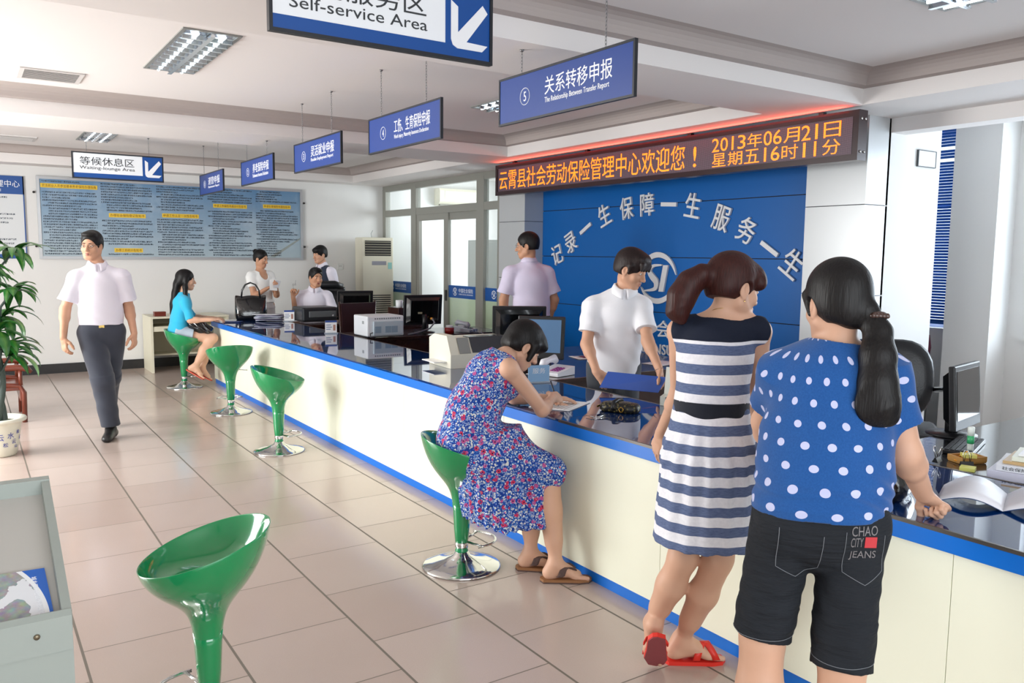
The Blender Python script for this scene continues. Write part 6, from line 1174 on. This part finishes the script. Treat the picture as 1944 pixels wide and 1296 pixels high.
# ---- seated man holding his glasses
def seated():
    loc = (3.88, 10.5, 0); f = unit((-.25, -.97, 0)); fc = unit((-.30, -.95, 0)); rt = np.cross(f, up); w = ((.165, .13), (.155, .125), (.16, .115), .056)
    J = dict(head=V3(3.868, 10.43, 1.272), HM=frame((.06, -1, -.06), (.06, 0, 1)), neck=V3(3.856, 10.46, 1.12), chest=V3(3.855, 10.47, .95), waist=V3(3.87, 10.5, .72), pel=V3(3.88, 10.52, .58), shR=V3(3.685, 10.53, 1.03), shL=V3(4.02, 10.42, 1.035), elR=V3(3.60, 10.455, .77), wrR=V3(3.555, 10.42, 1.02), elL=V3(4.09, 10.33, .79), wrL=V3(3.98, 10.12, .775), knL=V3(3.98, 10.12, .53), anL=V3(3.98, 10.14, .1), knR=V3(3.78, 10.12, .53), anR=V3(3.78, 10.16, .1), kf=f)
    S = Sdf(.0048); T = build_body(S, J, f, fc, w, 1.03, True, (.05, .041, .04, .028), (.09, .06, .058, .038), .053); hand(S, J['wrR'], (-.08, -.1, 1), (.1, -1, -.1), (1, .1, .1), (55, 60, 35), 1., .04, 40); hand(S, J['wrL'], (-.5, -.85, -.02), (0, 0, -1), (-.8, .4, 0), (15, 20, 15), 1.)
    b = person('seated man in a white short-sleeved shirt raising one hand with his glasses', loc, S, skin_t); face_parts(b, T, J['HM'], 1.03, loc, lip=(150, 88, 80)); H = Sdf(.0045); hair_cap(H, T, J['HM'], 1.03, .01, .068, -.03); H.ell(T(0, .045, .102), (.062, .045, .024), J['HM'], .02); H.build('hair', hblack, b, loc)
    sh_ = shirt(J, f, fc, w, .014, J['pel']+up*.02, (.064, .068), .72, .054, waves=.004).build('shirt', white_shirt, b, loc); shirt_collar(sh_, loc, J['neck'], fc, white_shirt); trousers(J, f, w, .09, (.1, .075, .062), J['waist']-up*.06).build('trousers', black_tr, b, loc)
    bs = mat('black_shoe', (30, 29, 30), .35); shoe(b, loc, J['anL'], f, bs); shoe(b, loc, J['anR'], f, bs); gm = mat('glasses_dark', (50, 46, 46), .3); t = thing('eyeglasses', 'pair of glasses held up in the seated man\'s raised hand', 'glasses', (3.555, 10.375, 1.165))
    for x in (-1, 1): MB().tube([(x*.012+.009*math.cos(q), .0, .02+.011*math.sin(q)) for q in [2*PI*i/14 for i in range(14)]], .0012, 5, True).build('rim', gm, t)
    MB().tube([(.018, 0, .02), (.02, .01, .05), (.024, .01, .075)], .0014, 5).build('temple', gm, t); MB().tube([(-.018, 0, .02), (-.008, .01, -.02), (.0, .01, -.05)], .0014, 5).build('temple', gm, t)
seated()
# ---- person in a dark vest walking past behind the seated man
def vest():
    loc = (4.22, 11.12, 0); f = unit((-.96, -.25, 0)); rt = np.cross(f, up); w = ((.155, .115), (.14, .11), (.15, .11), .055)
    J = dict(head=V3(4.185, 11.12, 1.572), HM=frame((-.95, -.3, -.12)), neck=V3(4.225, 11.12, 1.42), chest=V3(4.25, 11.12, 1.25), waist=V3(4.255, 11.12, 1.03), pel=V3(4.25, 11.12, .9), shR=V3(4.20, 11.29, 1.335), shL=V3(4.29, 10.95, 1.34), elR=V3(4.24, 11.34, 1.06), wrR=V3(4.16, 11.33, .84), elL=V3(4.36, 10.92, 1.06), wrL=V3(4.34, 10.9, .84), knL=V3(4.2, 11.04, .49), anL=V3(4.3, 11.04, .1), knR=V3(4.22, 11.2, .49), anR=V3(4.15, 11.2, .09))
    S = Sdf(.0055); T = build_body(S, J, f, f, w, .98, True, (.048, .039, .038, .026), (.088, .057, .057, .037), .05); hang_hand(S, J, 'R', f); hang_hand(S, J, 'L', f); b = person('dark-haired person in a navy vest over white passing behind the seated man', loc, S, skin_m); face_parts(b, T, J['HM'], .98, loc, lip=(176, 116, 102)); H = Sdf(.005); hair_cap(H, T, J['HM'], .98, .014, .035, -.045); H.ell(T(0, .06, .07), (.066, .04, .035), J['HM'], .02); H.build('hair', hblack, b, loc)
    sh_ = shirt(J, f, f, w, .008, J['pel'], (.06, .062), .7, .054, h=.0055).build('shirt', white_shirt, b, loc); shirt_collar(sh_, loc, J['neck'], f, white_shirt)
    D = shirt(J, f, f, w, .018, J['pel']+up*.02, (.01, .01), .05, .085, h=.0055, sides=''); D.ell(J['neck']+f*.1-up*.08, (.07, .06, .11), None, .01, 's')
    for s_ in 'LR': D.ell(J['sh'+s_]+rt*(.05 if s_ == 'R' else -.05), (.05, .05, .09), None, .012, 's')
    D.build('vest', fabric('navy_vest', (48, 56, 74)), b, loc); trousers(J, f, w, .085, (.1, .075, .062), J['waist']-up*.1, h=.0055).build('trousers', black_tr, b, loc); bs = mat('black_shoe', (30, 29, 30), .35); shoe(b, loc, J['anL'], f, bs); shoe(b, loc, J['anR'], f, bs)
vest()
# ---- man seen from behind near the blue wall
def backman():
    loc = (4.55, 6.42, 0); f = unit((.35, .94, 0)); rt = np.cross(f, up); w = ((.155, .118), (.152, .118), (.165, .118), .06)
    J = dict(head=V3(4.47, 6.42, 1.685), HM=frame((-.72, .68, -.08)), neck=V3(4.485, 6.40, 1.525), chest=V3(4.50, 6.40, 1.34), waist=V3(4.515, 6.40, 1.12), pel=V3(4.53, 6.40, .97), shL=V3(4.32, 6.475, 1.43), shR=V3(4.655, 6.345, 1.43), elL=V3(4.275, 6.52, 1.17), wrL=V3(4.31, 6.56, .92), elR=V3(4.73, 6.32, 1.17), wrR=V3(4.72, 6.42, .92), knL=V3(4.46, 6.46, .52), anL=V3(4.47, 6.42, .1), knR=V3(4.62, 6.38, .52), anR=V3(4.62, 6.36, .1))
    S = Sdf(.0048); T = build_body(S, J, f, f, w, 1.02, True, (.05, .041, .04, .028), (.095, .06, .06, .039), .053); hang_hand(S, J, 'R', f); hang_hand(S, J, 'L', f); b = person('man in a pale shirt seen from behind near the blue wall, head turned left', loc, S, skin_t); face_parts(b, T, J['HM'], 1.02, loc, lip=(160, 100, 90)); H = Sdf(.0045); hair_cap(H, T, J['HM'], 1.02, .01, .06, -.04); H.build('hair', hblack, b, loc)
    ps = fabric('pale_lilac_shirt', (214, 206, 228)); sh_ = shirt(J, f, f, w, .018, J['pel']+up*.05, (.066, .084), .74, .054).build('shirt', ps, b, loc); shirt_collar(sh_, loc, J['neck'], f, ps); trousers(J, f, w, .088, (.105, .078, .064), J['waist']-up*.08).build('trousers', black_tr, b, loc); bs = mat('black_shoe', (30, 29, 30), .35); shoe(b, loc, J['anL'], f, bs); shoe(b, loc, J['anR'], f, bs); glasses(b, loc, T, mat('glasses_silver', (170, 170, 170), .2, .8))
backman()
# ---- clerk in the white polo shirt with the blue folder
def clerk():
    loc = (3.55, 4.08, 0); f = unit((-.62, -.78, 0)); fc = unit((-.60, -.80, 0)); rt = np.cross(f, up); w = ((.155, .118), (.146, .112), (.15, .106), .052)
    J = dict(head=V3(3.548, 3.925, 1.512), HM=frame((.38, -.86, -.36), (.1, -.1, 1)), neck=V3(3.525, 3.965, 1.375), chest=V3(3.51, 4.0, 1.215), waist=V3(3.535, 4.05, 1.02), pel=V3(3.56, 4.09, .89), shR=V3(3.362, 4.085, 1.283), shL=V3(3.612, 3.885, 1.285), elR=V3(3.295, 4.05, 1.035), wrR=V3(3.262, 3.905, .875), elL=V3(3.545, 3.755, 1.07), wrL=V3(3.50, 3.60, .915), knL=V3(3.60, 4.0, .49), anL=V3(3.63, 4.04, .1), knR=V3(3.47, 4.09, .49), anR=V3(3.49, 4.14, .1))
    S = Sdf(.0042); T = build_body(S, J, f, fc, w, 1.0, False, (.044, .036, .036, .025), (.086, .056, .056, .036), .046); hand(S, J['wrR'], (.35, -.55, -.65), (.5, .5, -.6), (.8, .1, .3), (38, 40, 25), 1., .05, 40); hand(S, J['wrL'], (-.05, -.35, -.93), (-.9, .35, -.1), (-.4, -.9, .3), (30, 35, 25), 1., .05, 35)
    b = person('short-haired clerk in a white polo shirt leaning forward with a blue folder', loc, S, skin_m); face_parts(b, T, J['HM'], 1., loc, lip=(180, 122, 106)); H = Sdf(.004); hair_cap(H, T, J['HM'], 1., .017, .036, -.045); H.ell(T(0, .05, .085), (.074, .05, .04), J['HM'], .03)
    for q in range(-3, 4): H.cone(T(q*.019, .082, .06), T(q*.021+.006, .092, .034-.006*(q % 2)), .016, .008, .008)
    for x in (-1, 1): H.cone(T(x*.078, .02, .03), T(x*.078, .02, -.012), .018, .008, .015)
    H.build('hair', hair_mat('dark_brown_hair', (20, 14, 14), (48, 34, 32)), b, loc); D = shirt(J, f, fc, w, .017, J['pel']-up*.08, (.062, .068), .68, .056, waves=.004, h=.0042); sh_ = D.build('polo_shirt', white_polo, b, loc); shirt_collar(sh_, loc, J['neck'], fc, white_polo)
    trousers(J, f, w, .084, (.1, .075, .062), J['waist']-up*.06).build('trousers', fabric('grey_trousers', (70, 74, 80)), b, loc); bs = mat('black_shoe', (30, 29, 30), .35); shoe(b, loc, J['anL'], f, bs); shoe(b, loc, J['anR'], f, bs)
    loc_tube(b, loc, [J['wrL']+.029*(np.array((.8, -.3, .2))*math.cos(q)+np.array((.3, .85, -.3))*math.sin(q)) for q in [2*PI*i/20 for i in range(20)]], .0018, mat('bracelet_dark', (60, 50, 50), .4), 'bracelet', 5, True)
    c = [(3.255, 3.79, .893), (3.475, 3.505, .878), (3.43, 3.53, .785), (3.19, 3.79, .80)]; n = unit(np.cross(np.array(c[1])-c[0], np.array(c[3])-c[0])); FB = MB().add([tuple(np.array(q)-np.array(c[0])+n*h_) for h_ in (-.003, .003) for q in c], [(3, 2, 1, 0), (4, 5, 6, 7), (0, 1, 5, 4), (1, 2, 6, 5), (2, 3, 7, 6), (3, 0, 4, 7)]); o = FB.build('folder', mat('blue_folder', (52, 86, 168), .35)); o.location = c[0]; tag(o, 'blue folder held over the worktop by the clerk in the white polo shirt', 'folder')
clerk()
